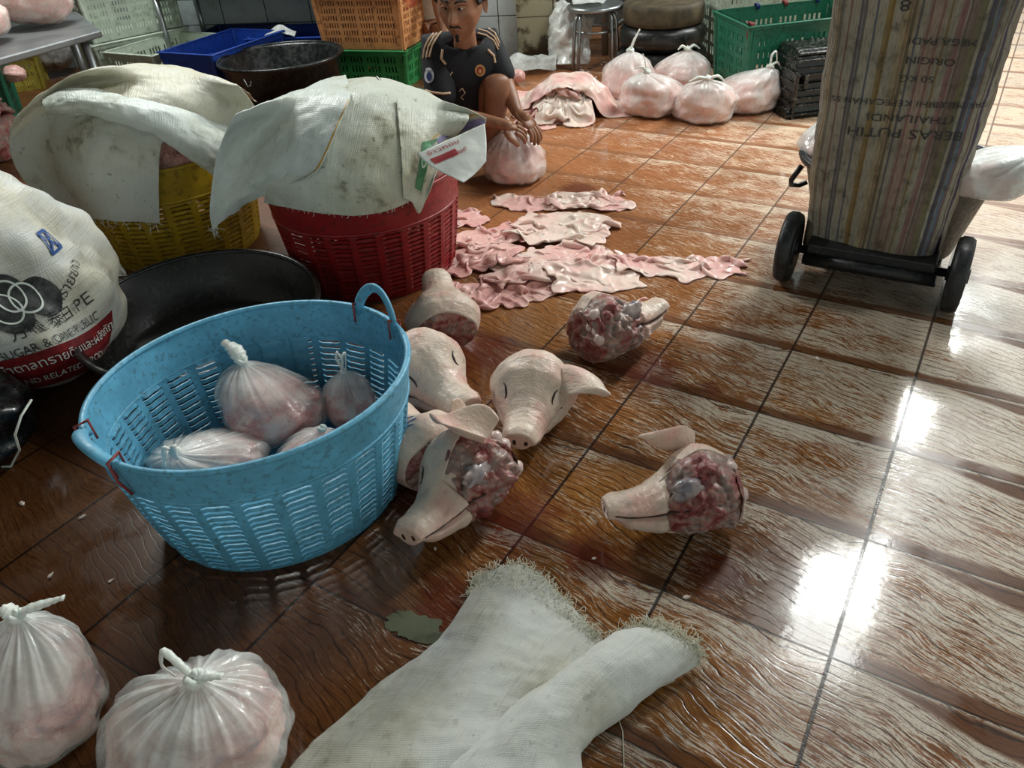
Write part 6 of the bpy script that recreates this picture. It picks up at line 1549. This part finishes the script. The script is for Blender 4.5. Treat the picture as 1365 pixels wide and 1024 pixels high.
disc_on('chest_crest', 640, 94, 7, 8, M_GOLD); disc_on('crest_mark', 640, 94, 4.5, 5.5, M_CREST, .005); disc_on('crest_mark', 640, 95, 2.2, 2.6, M_GOLD, .007)
cloth_line('printed_logo', [(612, 122), (616, 118), (620, 124), (614, 130), (618, 133)], .002, M_BEIGE)
cloth_line('printed_logo', [(600, 100), (603, 96)], .0025, M_BEIGE)
# the bag being tied
p = at(688, 252)
tied_bag('pale pink bag being tied by the crouching person', (p.x + .005, p.y + .115, 0), (.125, .125, .205), (-.01, -.01), 51, [([(0, 0, 0), (-.01, .01, .03), (-.04, .02, .05)], .014), ([(0, 0, 0), (.03, .0, .02), (.055, 0, .015)], .01)], M_FILM3B, M_FATM)
# second person behind, only the sleeve and forearm reach into the photo
p2 = thing('person', 'second person behind the orange crates in a white sleeve, only arm showing', 'person', (0, 0, 0))
e2_ = aty(586, 12, 4.72); w2 = e2_ + Vector((.03, -.16, -.12)); s2 = e2_ + Vector((-.01, .13, .25)); c2 = s2 + Vector((-.03, .06, -.02)); pl2 = Vector((c2.x + .02, c2.y + .06, .16)); k2 = pl2 + Vector((.06, -.20, .08)); f2 = Vector((k2.x, k2.y + .06, .04))
skin_mesh('body', [pl2, c2, s2, e2_, w2, c2 + Vector((0, -.02, .14)), c2 + Vector((0, -.03, .26)), c2 + Vector((-.14, .02, 0)), c2 + Vector((-.16, -.05, -.22)), k2, f2, k2 + Vector((-.14, .08, 0)), f2 + Vector((-.14, .08, 0))],
          [(0, 1), (1, 2), (2, 3), (3, 4), (1, 5), (5, 6), (1, 7), (7, 8), (0, 9), (9, 10), (0, 11), (11, 12)], [.10, .10, .05, .040, .026, .05, .085, .05, .04, .07, .04, .07, .04], M_FLESHMAN, p2)
VV = [c2 + Vector((0, -.05, .30)) + Vector((.075 * math.sin(PI * i / 16) * math.cos(PI * k / 12), .09 * math.sin(PI * i / 16) * math.sin(PI * k / 12), .115 * math.cos(PI * i / 16))) for i in range(17) for k in range(24)]
b = MB().add(VV, [(i * 24 + k, (i + 1) * 24 + k, (i + 1) * 24 + (k + 1) % 24, i * 24 + (k + 1) % 24) for i in range(16) for k in range(24)]); b.build('hair', M_HAIR, p2)
skin_mesh('white_shirt', [pl2, c2, s2, s2.lerp(e2_, .75), c2 + Vector((-.14, .02, 0)), c2 + Vector((-.15, 0, -.13))], [(0, 1), (1, 2), (2, 3), (1, 4), (4, 5)], [.12, .125, .065, .06, .065, .06], M_KNOT, p2)
